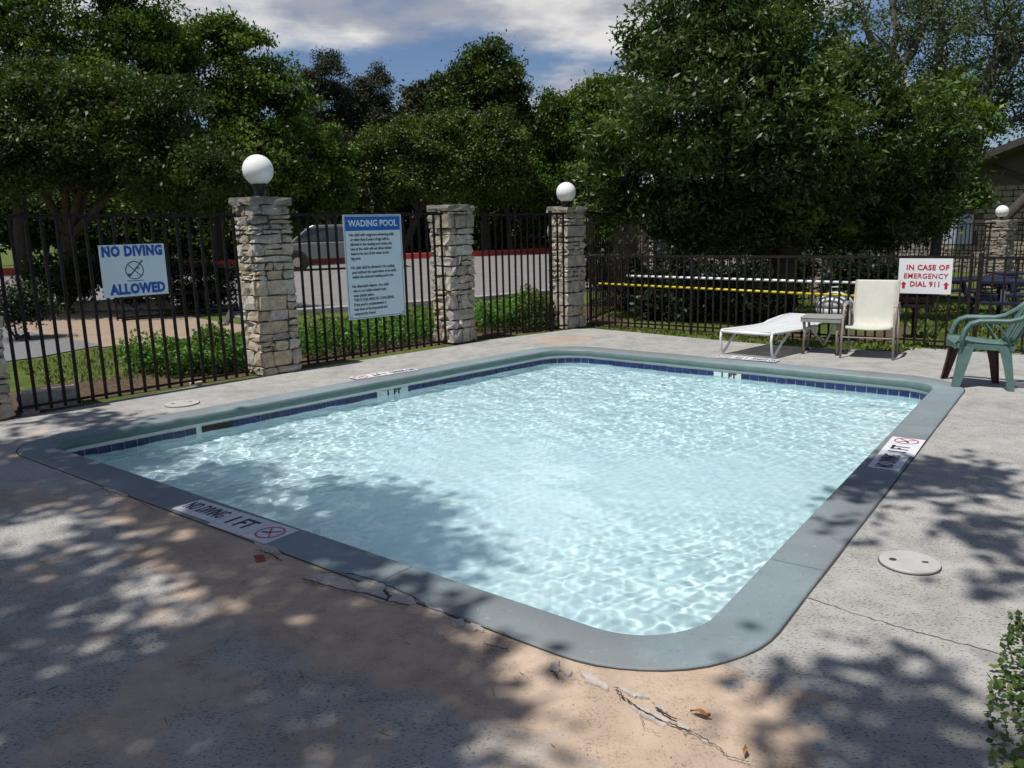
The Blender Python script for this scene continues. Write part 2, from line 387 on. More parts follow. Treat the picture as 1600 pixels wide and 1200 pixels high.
secs = [(.03, -.078), (.006, -.076), (.0, -.066), (-.003, -.040), (-.001, -.014), (.008, .001), (.022, .008), (COP_W-.012, .010), (COP_W, .004), (COP_W, -.05), (.03, -.08)]
b_ = MB(); rings = [rounded(o_) for o_, z in secs]
def wob(i, k): return .002*math.sin(i*1.7+k)
V = []
for k, (o_, z) in enumerate(secs):
    for i in range(ring_n): V.append((rings[k][i][0], rings[k][i][1], z+.002*math.sin(i*.61)*math.sin(i*.17)))
nk = len(secs)
b_.add(V, [(k*ring_n+i, k*ring_n+(i+1) % ring_n, (k+1)*ring_n+(i+1) % ring_n, (k+1)*ring_n+i) for k in range(nk-1) for i in range(ring_n)])
FACEM = NT('coping_face_shaded', Roughness=.5); FACEM.set('Base Color', FACEM.mix(FACEM.ramp(FACEM.noise(5, 6, .7), [(.3, 0), (.7, 1)]), (.085, .145, .14), (.14, .205, .195))); FACEM.bump(FACEM.noise(60, 4, .7), .3, .004)  # darker teal than the top: the face's shade is put into its colour
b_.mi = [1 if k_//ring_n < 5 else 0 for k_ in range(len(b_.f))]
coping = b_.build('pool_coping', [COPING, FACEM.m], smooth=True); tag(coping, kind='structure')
JOINTM = simple('joint_fill', (.11, .115, .11), .9, .2, 20, bump=.3)
_ri, _ro = rounded(.02), rounded(COP_W-.006)
for _i in (4, 13+8, 13+18, 37+14, 37+22+6, 74+12, 74+22, 111+16, 111+26):
    _a, _b = _ri[_i % ring_n], _ro[_i % ring_n]; _t = (_b-_a)/np.linalg.norm(_b-_a); _n = np.array([-_t[1], _t[0]])*.0016; _P = [_a+(_b-_a)*k/6+_n*math.sin(k*2.3+_i) for k in range(7)]
    MB().add([(*(p+s_*_n), .0128) for p in _P for s_ in (1, -1)], [(2*k, 2*k+1, 2*k+3, 2*k+2) for k in range(6)]).build('joint_line', JOINTM, coping)
# basin
b_ = MB(); A = rounded(.030); B = rounded(.02); D_ = rounded(-.04)
V = [(p[0], p[1], -.079) for p in A]+[(p[0], p[1], -.40) for p in A]+[(p[0], p[1], -.455) for p in B]+[(p[0], p[1], -.475) for p in D_]
b_.add(V, [(k*ring_n+i, (k+1)*ring_n+i, (k+1)*ring_n+(i+1) % ring_n, k*ring_n+(i+1) % ring_n) for k in range(3) for i in range(ring_n)]+[tuple(range(3*ring_n, 4*ring_n))])
basin = b_.build('pool_basin', PLASTER, smooth=False); tag(basin, kind='structure')
# mortar band above the tiles
b_ = MB(); A1 = rounded(.026)
V = [(p[0], p[1], -.0785) for p in A1]+[(p[0], p[1], -.20) for p in A1]
b_.add(V, [(i, ring_n+i, ring_n+(i+1) % ring_n, (i+1) % ring_n) for i in range(ring_n)])
grout = b_.build('tile_grout', GROUT, basin)
# tiles along the left, far and corner walls
def path_len(pts):
    d = [0]
    for i in range(len(pts)): d.append(d[-1]+np.linalg.norm(pts[(i+1) % len(pts)]-pts[i]))
    return np.array(d)
TP = rounded(.021); TL = path_len(TP)
def tp(s):
    s = s % TL[-1]; i = int(np.searchsorted(TL, s, 'right')-1); a, b = TP[i], TP[(i+1) % len(TP)]
    t = (s-TL[i])/(TL[i+1]-TL[i]+1e-9); return a+(b-a)*t, (b-a)/np.linalg.norm(b-a)
PITCH_T = .1075
q = MB().box((0, 0, 0), (.1005, .007, .065)); tile_me = q.mesh('tile', TILE)
q = MB().box((0, 0, 0), (.1005, .007, .065)); tilew_me = q.mesh('tile', TILEW)
def near_s(pt):
    ss = np.arange(0, TL[-1], .02); return ss[np.argmin([np.linalg.norm(tp(s)[0]-np.array(pt)) for s in ss])]
ftL, ftF = near_s((-1.336, 8.87)), near_s((2.616, 9.40)); skim = near_s(G(338, 664, -.13)[:2])
i = 0
for s in np.arange(0, TL[-1]-.05, TL[-1]/round(TL[-1]/PITCH_T)):
    p, d = tp(s)
    if min(abs(s-skim), 99) < .17: continue
    if min(abs(s-ftL), abs(s-ftF)) < .19: continue
    ang = math.atan2(d[1], d[0]) + random.uniform(-.02, .02)
    t_ = link('tile', tile_me, basin, (p[0], p[1], -.144+random.uniform(-.0015, .0015)), ang); t_.rotation_euler[1] = random.uniform(-.012, .012)
for s0 in (ftL, ftF):
    p, d = tp(s0); ang = math.atan2(d[1], d[0])
    o = MB().box((0, 0, 0), (.37, .007, .064)).build('depth_tile', TILEW, basin, loc=(p[0], p[1], -.144), rot=ang); o['label'] = 'white tile lettered 1 FT'
    me = text_mesh('1  FT', .082, INKP, bold=.004, xs=1.15)
    # seen from inside the pool: face toward the water
    tx = link('lettering', me, o); tx.rotation_euler = (R_(90), 0, R_(180)); tx.location = (0, .0052, -.004)
p, d = tp(skim); ang = math.atan2(d[1], d[0])
sk = MB(); sk.box((0, .0, .0), (.30, .012, .066)); o = sk.build('skimmer_mouth', GAP, basin, loc=(p[0], p[1], -.144), rot=ang)
# water
def inset_lines(off): return rounded(off)
def mk_watermesh():
    step = .0125
    xs = np.arange(-4.1, 4.4, step); ys = np.arange(2.6, 11.0, step)
    X, Y = np.meshgrid(xs, ys)
    r = np.random.default_rng(3)
    Z = np.zeros_like(X)
    for i in range(80):
        lam = 10**r.uniform(math.log10(.055), math.log10(.75)); th = r.uniform(0, 2*math.pi) if i % 3 else r.normal(.5, .5)
        k = 2*math.pi/lam; ph = r.uniform(0, 6.28)
        wx = X+.05*np.sin(Y*2.3+i)+.03*np.sin(X*5+i*2); wy = Y+.05*np.sin(X*2.9+i*1.3)+.03*np.sin(Y*4.2+i)
        Z += (lam**.66)*np.sin(k*(wx*math.cos(th)+wy*math.sin(th))+ph)
    Z *= WAVE_A/Z.std()
    calm = .22+.86*smooth01(-1.3, 1.1, np.sin(X*1.1+Y*.5+1+.5*np.sin(Y*2.1))+np.sin(Y*.9-X*.4+.3+.6*np.sin(X*1.7)))
    calm = np.maximum(calm, 0.86*np.exp(-((X-1.0)**2+(Y-4.0)**2)/1.6)); Z *= calm
    ny, nx = X.shape
    idx = np.arange(nx*ny).reshape(ny, nx)
    # keep cells inside the wall line
    ok = np.ones(X.shape, bool)
    for (p, d) in EDGES:
        d = np.array(d)/np.linalg.norm(d); nrm = np.array([d[1], -d[0]])
        ok &= ((X-p[0])*nrm[0]+(Y-p[1])*nrm[1]) < .10
    okc = ok[:-1, :-1] & ok[1:, :-1] & ok[:-1, 1:] & ok[1:, 1:]
    q = np.stack([idx[:-1, :-1], idx[:-1, 1:], idx[1:, 1:], idx[1:, :-1]], -1)[okc]
    used = np.unique(q); remap = np.full(nx*ny, -1); remap[used] = np.arange(len(used))
    v = np.stack([X.ravel(), Y.ravel(), Z.ravel()-.170], -1)[used]; q = remap[q]
    me = fast_mesh('pool_water', v, q, WATER); me.shade_smooth(); return me
def fast_mesh(name, v, q, mat, tint=None):
    me = bpy.data.meshes.new(name); n = len(q); k = q.shape[1]
    me.vertices.add(len(v)); me.vertices.foreach_set('co', np.ascontiguousarray(v, dtype=np.float32).ravel())
    me.loops.add(n*k); me.loops.foreach_set('vertex_index', np.ascontiguousarray(q, dtype=np.int32).ravel())
    me.polygons.add(n); me.polygons.foreach_set('loop_start', np.arange(0, n*k, k, dtype=np.int32))
    me.update(calc_edges=True)
    if tint is not None:
        a = me.attributes.new('tint', 'FLOAT', 'POINT'); a.data.foreach_set('value', np.ascontiguousarray(tint, dtype=np.float32))
    me.materials.append(mat); return me
WAVE_A = .0040
water = link('pool_water', mk_watermesh()); tag(water, kind='structure')
CAUSTICS = True
if CAUSTICS:
    sl.cycles.is_caustics_light = True
    water.cycles.is_caustics_caster = True; basin.cycles.is_caustics_receiver = True
    for ch in basin.children: ch.cycles.is_caustics_receiver = True

# ------------------------------------------------------------------ deck, ground, roads
def cdt_sheet(name, outer, holes, z, mat, grid=None, zf=None):
    pts = [Vector((float(p[0]), float(p[1]))) for p in outer]; edges = [(i, (i+1) % len(outer)) for i in range(len(outer))]
    for h in holes:
        b = len(pts); pts += [Vector((float(p[0]), float(p[1]))) for p in h]; edges += [(b+i, b+(i+1) % len(h)) for i in range(len(h))]
    r = delaunay_2d_cdt(pts, edges, [], 0, 1e-5)
    v, fs = r[0], r[2]
    def inside(P, poly):
        c = False; j = len(poly)-1
        for i in range(len(poly)):
            if (poly[i][1] > P[1]) != (poly[j][1] > P[1]) and P[0] < (poly[j][0]-poly[i][0])*(P[1]-poly[i][1])/(poly[j][1]-poly[i][1])+poly[i][0]: c = not c
            j = i
        return c
    keep = []
    for f in fs:
        c = sum((v[i] for i in f), Vector((0, 0)))/len(f)
        if inside(c, outer) and not any(inside(c, h) for h in holes): keep.append(f)
    b = MB(); b.add([(p[0], p[1], z if zf is None else zf(p[0], p[1])) for p in v], keep)
    return tag(b.build(name, mat), kind='structure')
deck_poly = [(-6.4, 5.6), (-5.3, 6.75), (-4.586, 7.50), (-4.244, 7.90), (-3.548, 8.72), (-3.1, 9.12), (-2.50, 9.72), (-1.69, 10.52), (-.975, 11.2), (-.3, 11.9), (.35, 12.42), (.9, 12.88), (1.33, 12.86), (1.972, 12.22), (2.886, 11.25), (3.5, 10.66), (4.109, 10.22), (4.75, 9.86), (5.0, 9.95), (5.05, 10.16), (6.1, 9.45), (9, 7.13), (12, 4.7), (12, -5), (-9, -5), (-9, 3)]
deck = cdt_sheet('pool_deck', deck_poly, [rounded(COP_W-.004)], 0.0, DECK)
b_ = MB(); A, B = rounded(COP_W-.003), rounded(COP_W+.009)
V = [(p[0], p[1], .0025) for p in A]+[(p[0]+.002*math.sin(i*2.1), p[1]+.002*math.sin(i*1.3), .0025) for i, p in enumerate(B)]
b_.add(V, [(i, ring_n+i, ring_n+(i+1) % ring_n, (i+1) % ring_n) for i in range(ring_n)]); tag(b_.build('coping_joint', GAP), kind='structure')
def ribbon(name, pts, w, z, mat, jit=.004, sub=14, parent=None, kind='structure', seed=1):
    r = random.Random(seed); P = []
    for i in range(len(pts)-1):
        a, b = np.array(pts[i][:2], float), np.array(pts[i+1][:2], float)
        for k in range(sub): P.append(a+(b-a)*k/sub)
    P.append(np.array(pts[-1][:2], float)); b_ = MB(); V = []
    for i, p in enumerate(P):
        d = P[min(i+1, len(P)-1)]-P[max(i-1, 0)]; d /= np.linalg.norm(d); n = np.array([-d[1], d[0]]); p = p+n*r.gauss(0, jit)
        ww = w*r.uniform(.5, 1.3); V += [(p[0]+n[0]*ww/2, p[1]+n[1]*ww/2, z), (p[0]-n[0]*ww/2, p[1]-n[1]*ww/2, z)]
    b_.add(V, [(2*i, 2*i+1, 2*i+3, 2*i+2) for i in range(len(P)-1)]); o = b_.build(name, mat, parent)
    if kind: tag(o, kind=kind)
    return o
ribbon('deck_joint', [G(1250, 930), G(1330, 958), G(1440, 990), G(1570, 1024)], .005, .003, JOINTM)
ribbon('deck_joint', [G(0, 905), (-1.9, 2.2), (-1.2, 1.2)], .008, .004, GAP, seed=3)

# ground
def mk_lawn():
    m = NT('lawn', Roughness=.95); m.set('Specular IOR Level', .1)
    g = m.mix(m.ramp(m.noise(1.1, 6, .7), [(.35, 0), (.62, 1)]), (.075, .105, .022), (.13, .16, .042))
    g = m.mix(m.ramp(m.noise(30, 4, .7), [(.35, .6), (.6, 0)]), g, (.03, .045, .012))
    g = m.mix(m.ramp(m.noise(.5, 5, .7, dist=.6), [(.58, 0), (.7, .8)]), g, (.13, .10, .06))
    m.set('Base Color', g); m.bump(m.noise(40, 5, .8), .8, .03); return m.m
LAWN = mk_lawn()
def mk_mulch():
    m = NT('leaf_litter', Roughness=.95); m.set('Specular IOR Level', .1)
    g = m.mix(m.ramp(m.noise(34, 6, .8), [(.4, 0), (.6, 1)]), (.05, .034, .022), (.20, .145, .095)); m.set('Base Color', g); m.bump(m.noise(50, 5, .8), 1, .03); return m.m
MULCH = mk_mulch()
xs = np.concatenate([np.arange(-150, -10, 7), np.arange(-10, 12, .33), np.arange(12, 150, 7)]); ys = np.concatenate([np.arange(-40, -2, 7), np.arange(-2, 24, .33), np.arange(24, 240, 7)])
X, Y = np.meshgrid(xs, ys); Zg = gz(X, Y)
idx = np.arange(X.size).reshape(X.shape); q = np.stack([idx[:-1, :-1], idx[:-1, 1:], idx[1:, 1:], idx[1:, :-1]], -1)
ok = np.ones(X.shape, bool)
for (p, d) in EDGES:
    d = np.array(d)/np.linalg.norm(d); nrm = np.array([d[1], -d[0]]); ok &= ((X-p[0])*nrm[0]+(Y-p[1])*nrm[1]) < .10
anyin = ok[:-1, :-1] | ok[1:, :-1] | ok[:-1, 1:] | ok[1:, 1:]
me = fast_mesh('ground', np.stack([X.ravel(), Y.ravel(), Zg.ravel()], -1), q[~anyin], LAWN); me.shade_smooth()
ground = tag(link('ground', me), kind='structure')
def sheet(name, poly, z, mat): return cdt_sheet(name, poly, [], z, mat)
ROAD = simple('street_concrete', (.175, .162, .155), .9, .14, 1.2, bump=.2)
ASPH = simple('path_asphalt', (.15, .15, .155), .9, .2, 14, bump=.4)
TANW = simple('walk_tan', (.27, .20, .145), .9, .14, 3, bump=.3)
REDP = simple('curb_red', (.42, .04, .03), .7, .3, 5, bump=.2)
KERBC = simple('kerb_concrete', (.30, .29, .27), .9, .2, 8, bump=.3)
# street beyond the lawn strip (left)
sheet('street', [G(380, 497)[:2], G(900, 455)[:2], (4.2, 21.5), (9, 27), (16, 42), (5.2, 50), (-12, 42.5), (-24, 38.5), (-40, 37), (-40, 24), (-13, 21.5), G(300, 478)[:2]], -.012, ROAD)
sheet('mulch_bed', [(-6.2, 6.9), (-4.6, 8.0), (-3.2, 9.35), (-1.2, 11.5), (.9, 13.3), (.2, 14.0), (-2.3, 12.2), (-4.2, 10.3), (-5.4, 9.2)], -.014, MULCH)
cdt_sheet('tree_shade_sheet', [(1.6, 13.1), (3.2, 11.75), (4.6, 10.65), (5.4, 11.0), (6.2, 12.4), (6.0, 14.5), (3.6, 16.6), (1.2, 17), (.9, 14.6)], [], 0, MULCH, zf=lambda x, y: float(gz(x, y))+.012)  # dark sheet over the lawn, added to carry shade under the glossy tree
sheet('tan_walk', [G(-60, 475)[:2], G(60, 483)[:2], G(200, 478)[:2], G(330, 500)[:2], G(420, 512)[:2], G(370, 520)[:2], G(160, 541)[:2], G(-60, 500)[:2]], -.010, TANW)
sheet('asphalt_path', [G(-80, 496)[:2], G(160, 538)[:2], G(60, 557)[:2], G(-80, 575)[:2]], -.006, ASPH)
# kerbs
def kerb(pts, name, mat, w=.16, h=.14, base=-.02):
    b = MB(); secs_ = []
    for i, p in enumerate(pts):
        p = np.array(p[:2], float); d = np.array(pts[min(i+1, len(pts)-1)][:2], float)-np.array(pts[max(i-1, 0)][:2], float); d /= np.linalg.norm(d); n = np.array([-d[1], d[0]])
        a, c = p+n*w/2, p-n*w/2; zb = base
        secs_.append([(a[0], a[1], zb), (a[0], a[1], zb+h-.02), (a[0]-n[0]*.02, a[1]-n[1]*.02, zb+h), (c[0]+n[0]*.02, c[1]+n[1]*.02, zb+h), (c[0], c[1], zb+h-.02), (c[0], c[1], zb)])
    b.strip(secs_); return b.build(name, mat)
tag(kerb([(-40, 37.2), (-24, 38.6), (-12, 42.6), (-4, 46), (5.2, 50.1), (16, 42.2)], 'red_kerb', REDP, .3, .32), kind='structure')
tag(kerb([(9, 27.1), (16.1, 42)], 'yellow_kerb', simple('kerb_yellow', (.5, .38, .16), .8, .2), .2), kind='structure')
tag(kerb([G(380, 497)[:2], G(560, 484)[:2], G(700, 474)[:2], G(900, 455)[:2], (4.2, 21.5), (9, 27)], 'street_kerb', KERBC, .16, .13), kind='structure')

# ------------------------------------------------------------------ foliage
def leaf_mesh(name, cen, size, mat, aspect=.5, tint=None, up=.35, axis=None, seed=0, droop=0):
    r = np.random.default_rng(seed); n = len(cen)
    ax = r.normal(size=(n, 3)) if axis is None else axis+r.normal(size=(n, 3))*.35
    ax[:, 2] -= droop; ax /= np.linalg.norm(ax, axis=1)[:, None]+1e-9
    nn = r.normal(size=(n, 3)); nn[:, 2] += up*3*np.sign(r.random(n)-.08); sd = np.cross(ax, nn); sd /= np.linalg.norm(sd, axis=1)[:, None]+1e-9
    sz = (size*r.uniform(.65, 1.3, n))[:, None] if np.isscalar(size) else size[:, None]
    mid = cen+ax*sz*.5; v = np.empty((n, 4, 3)); v[:, 0] = cen; v[:, 1] = mid+sd*sz*aspect*.5; v[:, 2] = cen+ax*sz; v[:, 3] = mid-sd*sz*aspect*.5
    t = r.random(n) if tint is None else np.clip(tint+r.normal(size=n)*.16, 0, 1)
    return fast_mesh(name, v.reshape(-1, 3), np.arange(n*4).reshape(n, 4), mat, np.repeat(t, 4))
def blob_points(blobs, nclump, per, rc, seed=0, shell=.55, flat=1.0, rosette=0):
    """blobs: (centre, (rx,ry,rz)). Each carries boughs near its surface, each bough a flattened dome of leaf clumps"""
    r = np.random.default_rng(seed); vol = np.array([b[1][0]*b[1][2]+b[1][1]*b[1][2] for b in blobs]); vol = vol/vol.sum()
    cs = []; ct = []
    for b, w in zip(blobs, vol):
        n = max(8, int(nclump*w)); nb = max(4, n//19); R = np.array(b[1]); rm = R.mean()
        d = r.normal(size=(nb, 3)); d /= np.linalg.norm(d, axis=1)[:, None]; rad = (shell+(.90-shell)*r.random(nb)**.5)
        bc = np.array(b[0])+d*rad[:, None]*R; br = np.clip(rm*r.uniform(.16, .34, nb), .25, 1.5)*(1.25-.25*1)
        own = r.integers(0, nb, n); e = r.normal(size=(n, 3)); e /= np.linalg.norm(e, axis=1)[:, None]; e[:, 2] = np.abs(e[:, 2])*1.0-.35*(r.random(n) < .5)
        cs.append(bc[own]+e*br[own][:, None]*np.array([1, 1, .62])*r.uniform(.55, 1.0, n)[:, None]); bt = r.normal(size=nb)*.2
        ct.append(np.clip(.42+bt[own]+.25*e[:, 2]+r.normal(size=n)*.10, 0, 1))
    cs = np.concatenate(cs); ct = np.concatenate(ct)
    k = r.integers(int(per*.6), int(per*1.4)+1, len(cs)); rep = np.repeat(np.arange(len(cs)), k)
    off = r.normal(size=(len(rep), 3))*rc*r.uniform(.5, 1.1, len(cs))[rep][:, None]; off[:, 2] *= .8
    return cs[rep]+off, ct[rep], off
def trunk_mb(base, tips, r0_, seed=0, fork=.45, wob=.25, n=7):
    r = random.Random(seed); b = MB(); base = np.array(base, float); top = np.mean(np.array(tips), 0)
    f = base+(top-base)*fork; f[0] += r.uniform(-wob, wob); f[1] += r.uniform(-wob, wob)
    mid = (base+f)/2+np.array([r.uniform(-wob, wob)*.6, r.uniform(-wob, wob)*.6, 0])
    b.tube([base-[0, 0, .15], base+[0, 0, .1], mid, f], [r0_*1.35, r0_*1.05, r0_*.85, r0_*.72], n)
    for t in tips:
        t = np.array(t, float); m1 = f+(t-f)*.4+np.array([r.uniform(-wob, wob), r.uniform(-wob, wob), r.uniform(0, wob)]); m2 = f+(t-f)*.72+np.array([r.uniform(-wob, wob)]*2+[r.uniform(0, wob)])
        b.tube([f-[0, 0, .1], m1, m2, t], [r0_*.5, r0_*.34, r0_*.2, r0_*.05], max(4, n-2))
        for q in range(2):
            e = m1+np.array([r.uniform(-1, 1), r.uniform(-1, 1), r.uniform(.1, 1)])*np.linalg.norm(t-f)*.45
            b.tube([m1, (m1+e)/2+np.array([0, 0, wob*.4]), e], [r0_*.22, r0_*.13, r0_*.04], 4)
    return b
def tree(label, px_blobs, dist, mat, nclump, per, rc, size, base=None, trunk_r=.22, seed=1, cat='tree', name='tree', aspect=.5, shell=.5, up=.35, bark=None, group=None, depth=1.0, nt_=5, fork=.45, droop=0, gl=True):
    """px_blobs: (x, y, r_px[, ry_px[, ddist]]) measured in the photograph, converted to true size at that distance"""
    blobs = []
    for pb in px_blobs:
        x, y, rx = pb[:3]; ry = pb[3] if len(pb) > 3 else rx; dd = pb[4] if len(pb) > 4 else 0
        D = dist+dd; c = at(x, y, D); k = D/F_*1.02; blobs.append((c, (rx*k, (rx+ry)/2*k*depth, ry*k)))
    cx_ = np.mean([b[0][0] for b in blobs]); cy2 = np.mean([b[0][1] for b in blobs])
    if base is None: base = (cx_, cy2, 0)
    g0 = float(gz(base[0], base[1])); base = (base[0], base[1], g0)
    root = thing(name, label, cat, base, 0, group); inv = Matrix.Translation((-base[0], -base[1], -g0))
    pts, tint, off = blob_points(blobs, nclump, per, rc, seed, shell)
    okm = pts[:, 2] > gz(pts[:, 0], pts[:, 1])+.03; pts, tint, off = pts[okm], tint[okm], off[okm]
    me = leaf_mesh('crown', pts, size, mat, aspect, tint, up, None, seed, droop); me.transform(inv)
    link('crown', me, root)
    order = sorted(blobs, key=lambda b: -b[1][0])[:nt_]
    tb = trunk_mb(base, [b[0]+np.array([0, 0, b[1][2]*.3]) for b in order], trunk_r, seed, fork)
    me = tb.mesh('trunk', bark or BARK, True); me.transform(inv); link('trunk', me, root)
    return root
Q = 1.0
# --- right: big glossy tree behind the low fence
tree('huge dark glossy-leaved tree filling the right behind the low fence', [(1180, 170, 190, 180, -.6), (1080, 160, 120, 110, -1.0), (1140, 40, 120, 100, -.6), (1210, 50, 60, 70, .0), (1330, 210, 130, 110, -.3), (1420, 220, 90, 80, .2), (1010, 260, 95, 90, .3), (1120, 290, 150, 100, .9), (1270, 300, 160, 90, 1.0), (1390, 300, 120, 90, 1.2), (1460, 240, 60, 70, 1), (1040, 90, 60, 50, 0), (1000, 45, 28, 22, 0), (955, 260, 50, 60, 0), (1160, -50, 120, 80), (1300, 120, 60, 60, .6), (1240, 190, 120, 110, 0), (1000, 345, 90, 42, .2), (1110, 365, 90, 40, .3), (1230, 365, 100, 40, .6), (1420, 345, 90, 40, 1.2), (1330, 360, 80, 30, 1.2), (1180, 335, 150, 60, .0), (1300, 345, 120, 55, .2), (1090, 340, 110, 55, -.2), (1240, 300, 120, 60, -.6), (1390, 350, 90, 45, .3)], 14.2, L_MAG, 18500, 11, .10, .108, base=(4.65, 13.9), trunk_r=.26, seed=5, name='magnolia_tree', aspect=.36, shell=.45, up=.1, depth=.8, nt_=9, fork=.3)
tree('dark leafy tree on the right reaching down behind the emergency sign', [(1480, 250, 55, 60), (1455, 300, 60, 60), (1505, 200, 45, 45), (1445, 180, 60, 60), (1510, 290, 28, 40)], 19.5, L_MID, 1200, 12, .16, .14, base=(10.2, 19.6), trunk_r=.16, seed=6, name='small_tree', nt_=4)
# --- oaks against the sky at top right
def gnarly(label, base, segs, mat, size, seed, rb=.22, n_cl=18, dens=26, rc=.5, group=None, spread=.55):
    """tree of visible twisting limbs with foliage tufts along them"""
    r = random.Random(seed); rn = np.random.default_rng(seed); base = np.array(base, float); base[2] = float(gz(base[0], base[1]))
    root = thing('live_oak', label, 'tree', base, 0, group); inv = Matrix.Translation(tuple(-base)); b = MB(); cl = []
    for limb, r0_ in segs:
        L = [np.array(p, float) for p in limb]; P = [L[0]]
        for a, c in zip(L[:-1], L[1:]):
            for k in (1, 2, 3): P.append(a+(c-a)*k/3+np.array([r.gauss(0, .10), r.gauss(0, .10), r.gauss(0, .08)])*(1 if k < 3 else .3))
        rr = [max(.025, r0_*(1-.85*i/len(P))) for i in range(len(P))]; b.tube(P, rr, 6)
        for i in range(3, len(P)):
            for q_ in range(3):
                d = np.array([r.gauss(0, 1), r.gauss(0, 1), r.gauss(.3, .8)]); d /= np.linalg.norm(d); e = P[i]+d*r.uniform(.5, 1.6)*spread*1.6; m_ = (P[i]+e)/2+np.array([0, 0, r.uniform(-.1, .25)])
                b.tube([P[i], m_, e], [rr[i]*.45+.012, .02, .008], 4)
                cl += [(e, 1.), (m_, .7)]
    pts = []; 
    for c_, w in cl:
        k = int(dens*w*r.uniform(.5, 1.5)); pts.append(c_+rn.normal(size=(k, 3))*rc*r.uniform(.3, .7)*np.array([1, 1, .7]))
    pts = np.concatenate(pts); me = leaf_mesh('crown', pts, size, mat, .55, None, .3, None, seed); me.transform(inv); link('crown', me, root)
    me = b.mesh('trunk', BARKG, True); me.transform(inv); link('trunk', me, root); return root
def limb(pts, D): return [at(x, y, D+(d[0] if d else 0)) for x, y, *d in pts]
D1 = 33
gnarly('tall grey oak with sparse twisting limbs against blue sky, left one', (*at(1400, 400, D1)[:2], 0), [([(*at(1400, 400, D1)[:2], -.3)]+limb([(1398, 260), (1385, 130), (1405, 50), (1385, -20)], D1), .4), (limb([(1385, 130), (1430, 60), (1470, 5), (1480, -40)], D1), .26), (limb([(1390, 110), (1350, 30), (1330, 0)], D1+.5), .2), (limb([(1392, 180), (1440, 130), (1480, 90)], D1+1), .2)], L_GREY, .13, 21, dens=66, rc=.6, spread=.8)
gnarly('tall grey oak whose bare limb curves up in the middle of the blue sky', (*at(1465, 400, D1+2)[:2], 0), [([(*at(1465, 400, D1+2)[:2], -.3)]+limb([(1462, 250), (1465, 130), (1468, 50), (1478, -20)], D1+2), .38), (limb([(1466, 70), (1490, 45), (1516, 35)], D1+2), .2), (limb([(1466, 130), (1500, 110), (1525, 95)], D1+2), .2), (limb([(1465, 40), (1440, 10), (1430, -20)], D1+3), .2)], L_GREY, .13, 22, dens=60, rc=.55, spread=.7)
gnarly('gnarled grey oak at the right edge with limbs leaning over the roof', (*at(1520, 400, D1-2)[:2], 0), [([(*at(1520, 400, D1-2)[:2], -.3)]+limb([(1515, 260), (1528, 170), (1545, 120), (1585, 95), (1600, 60)], D1-2), .4), (limb([(1545, 120), (1560, 70), (1545, 30), (1535, -10)], D1-2), .2), (limb([(1570, 100), (1575, 50), (1590, 0)], D1-1), .2), (limb([(1525, 180), (1560, 160), (1600, 130)], D1-1), .22), (limb([(1520, 220), (1570, 190), (1620, 170)], D1-2), .22)], L_GREY, .13, 23, dens=66, rc=.6, spread=.75)
# --- left wall of trees
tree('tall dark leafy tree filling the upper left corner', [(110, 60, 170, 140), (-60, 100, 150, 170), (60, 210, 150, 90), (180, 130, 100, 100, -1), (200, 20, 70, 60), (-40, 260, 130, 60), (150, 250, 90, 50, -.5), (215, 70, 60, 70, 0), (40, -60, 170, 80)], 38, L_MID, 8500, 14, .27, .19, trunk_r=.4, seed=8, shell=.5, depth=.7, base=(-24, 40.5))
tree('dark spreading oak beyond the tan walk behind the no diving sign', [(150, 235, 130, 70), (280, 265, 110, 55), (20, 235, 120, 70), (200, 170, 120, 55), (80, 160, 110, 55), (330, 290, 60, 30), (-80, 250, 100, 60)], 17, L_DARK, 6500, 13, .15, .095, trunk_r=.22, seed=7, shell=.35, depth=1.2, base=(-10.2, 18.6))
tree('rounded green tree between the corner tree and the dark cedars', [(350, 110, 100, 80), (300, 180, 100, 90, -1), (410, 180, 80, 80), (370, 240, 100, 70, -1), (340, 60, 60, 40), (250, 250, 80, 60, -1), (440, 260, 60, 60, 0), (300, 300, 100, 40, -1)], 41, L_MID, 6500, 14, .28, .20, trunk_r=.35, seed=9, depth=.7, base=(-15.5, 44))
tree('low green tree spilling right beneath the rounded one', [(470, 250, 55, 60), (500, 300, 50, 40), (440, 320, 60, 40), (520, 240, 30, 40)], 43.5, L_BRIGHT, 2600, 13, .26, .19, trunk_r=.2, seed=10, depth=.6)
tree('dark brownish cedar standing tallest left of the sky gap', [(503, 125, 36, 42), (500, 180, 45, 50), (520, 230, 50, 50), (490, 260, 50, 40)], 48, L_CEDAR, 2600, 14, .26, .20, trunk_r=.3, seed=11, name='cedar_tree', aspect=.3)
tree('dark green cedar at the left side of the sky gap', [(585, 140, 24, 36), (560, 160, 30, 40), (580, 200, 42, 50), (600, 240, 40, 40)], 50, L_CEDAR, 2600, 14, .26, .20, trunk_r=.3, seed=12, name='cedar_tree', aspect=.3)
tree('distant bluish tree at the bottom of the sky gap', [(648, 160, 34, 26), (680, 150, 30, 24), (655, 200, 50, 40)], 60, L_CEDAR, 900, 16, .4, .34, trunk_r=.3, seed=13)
tree('tallest middle tree with airy top against the clouds', [(765, 100, 32, 34), (745, 130, 50, 40), (790, 140, 34, 40), (730, 170, 60, 44), (790, 190, 40, 40), (700, 150, 36, 30)], 50, L_DARK, 3200, 14, .32, .22, trunk_r=.3, seed=14, shell=.35)
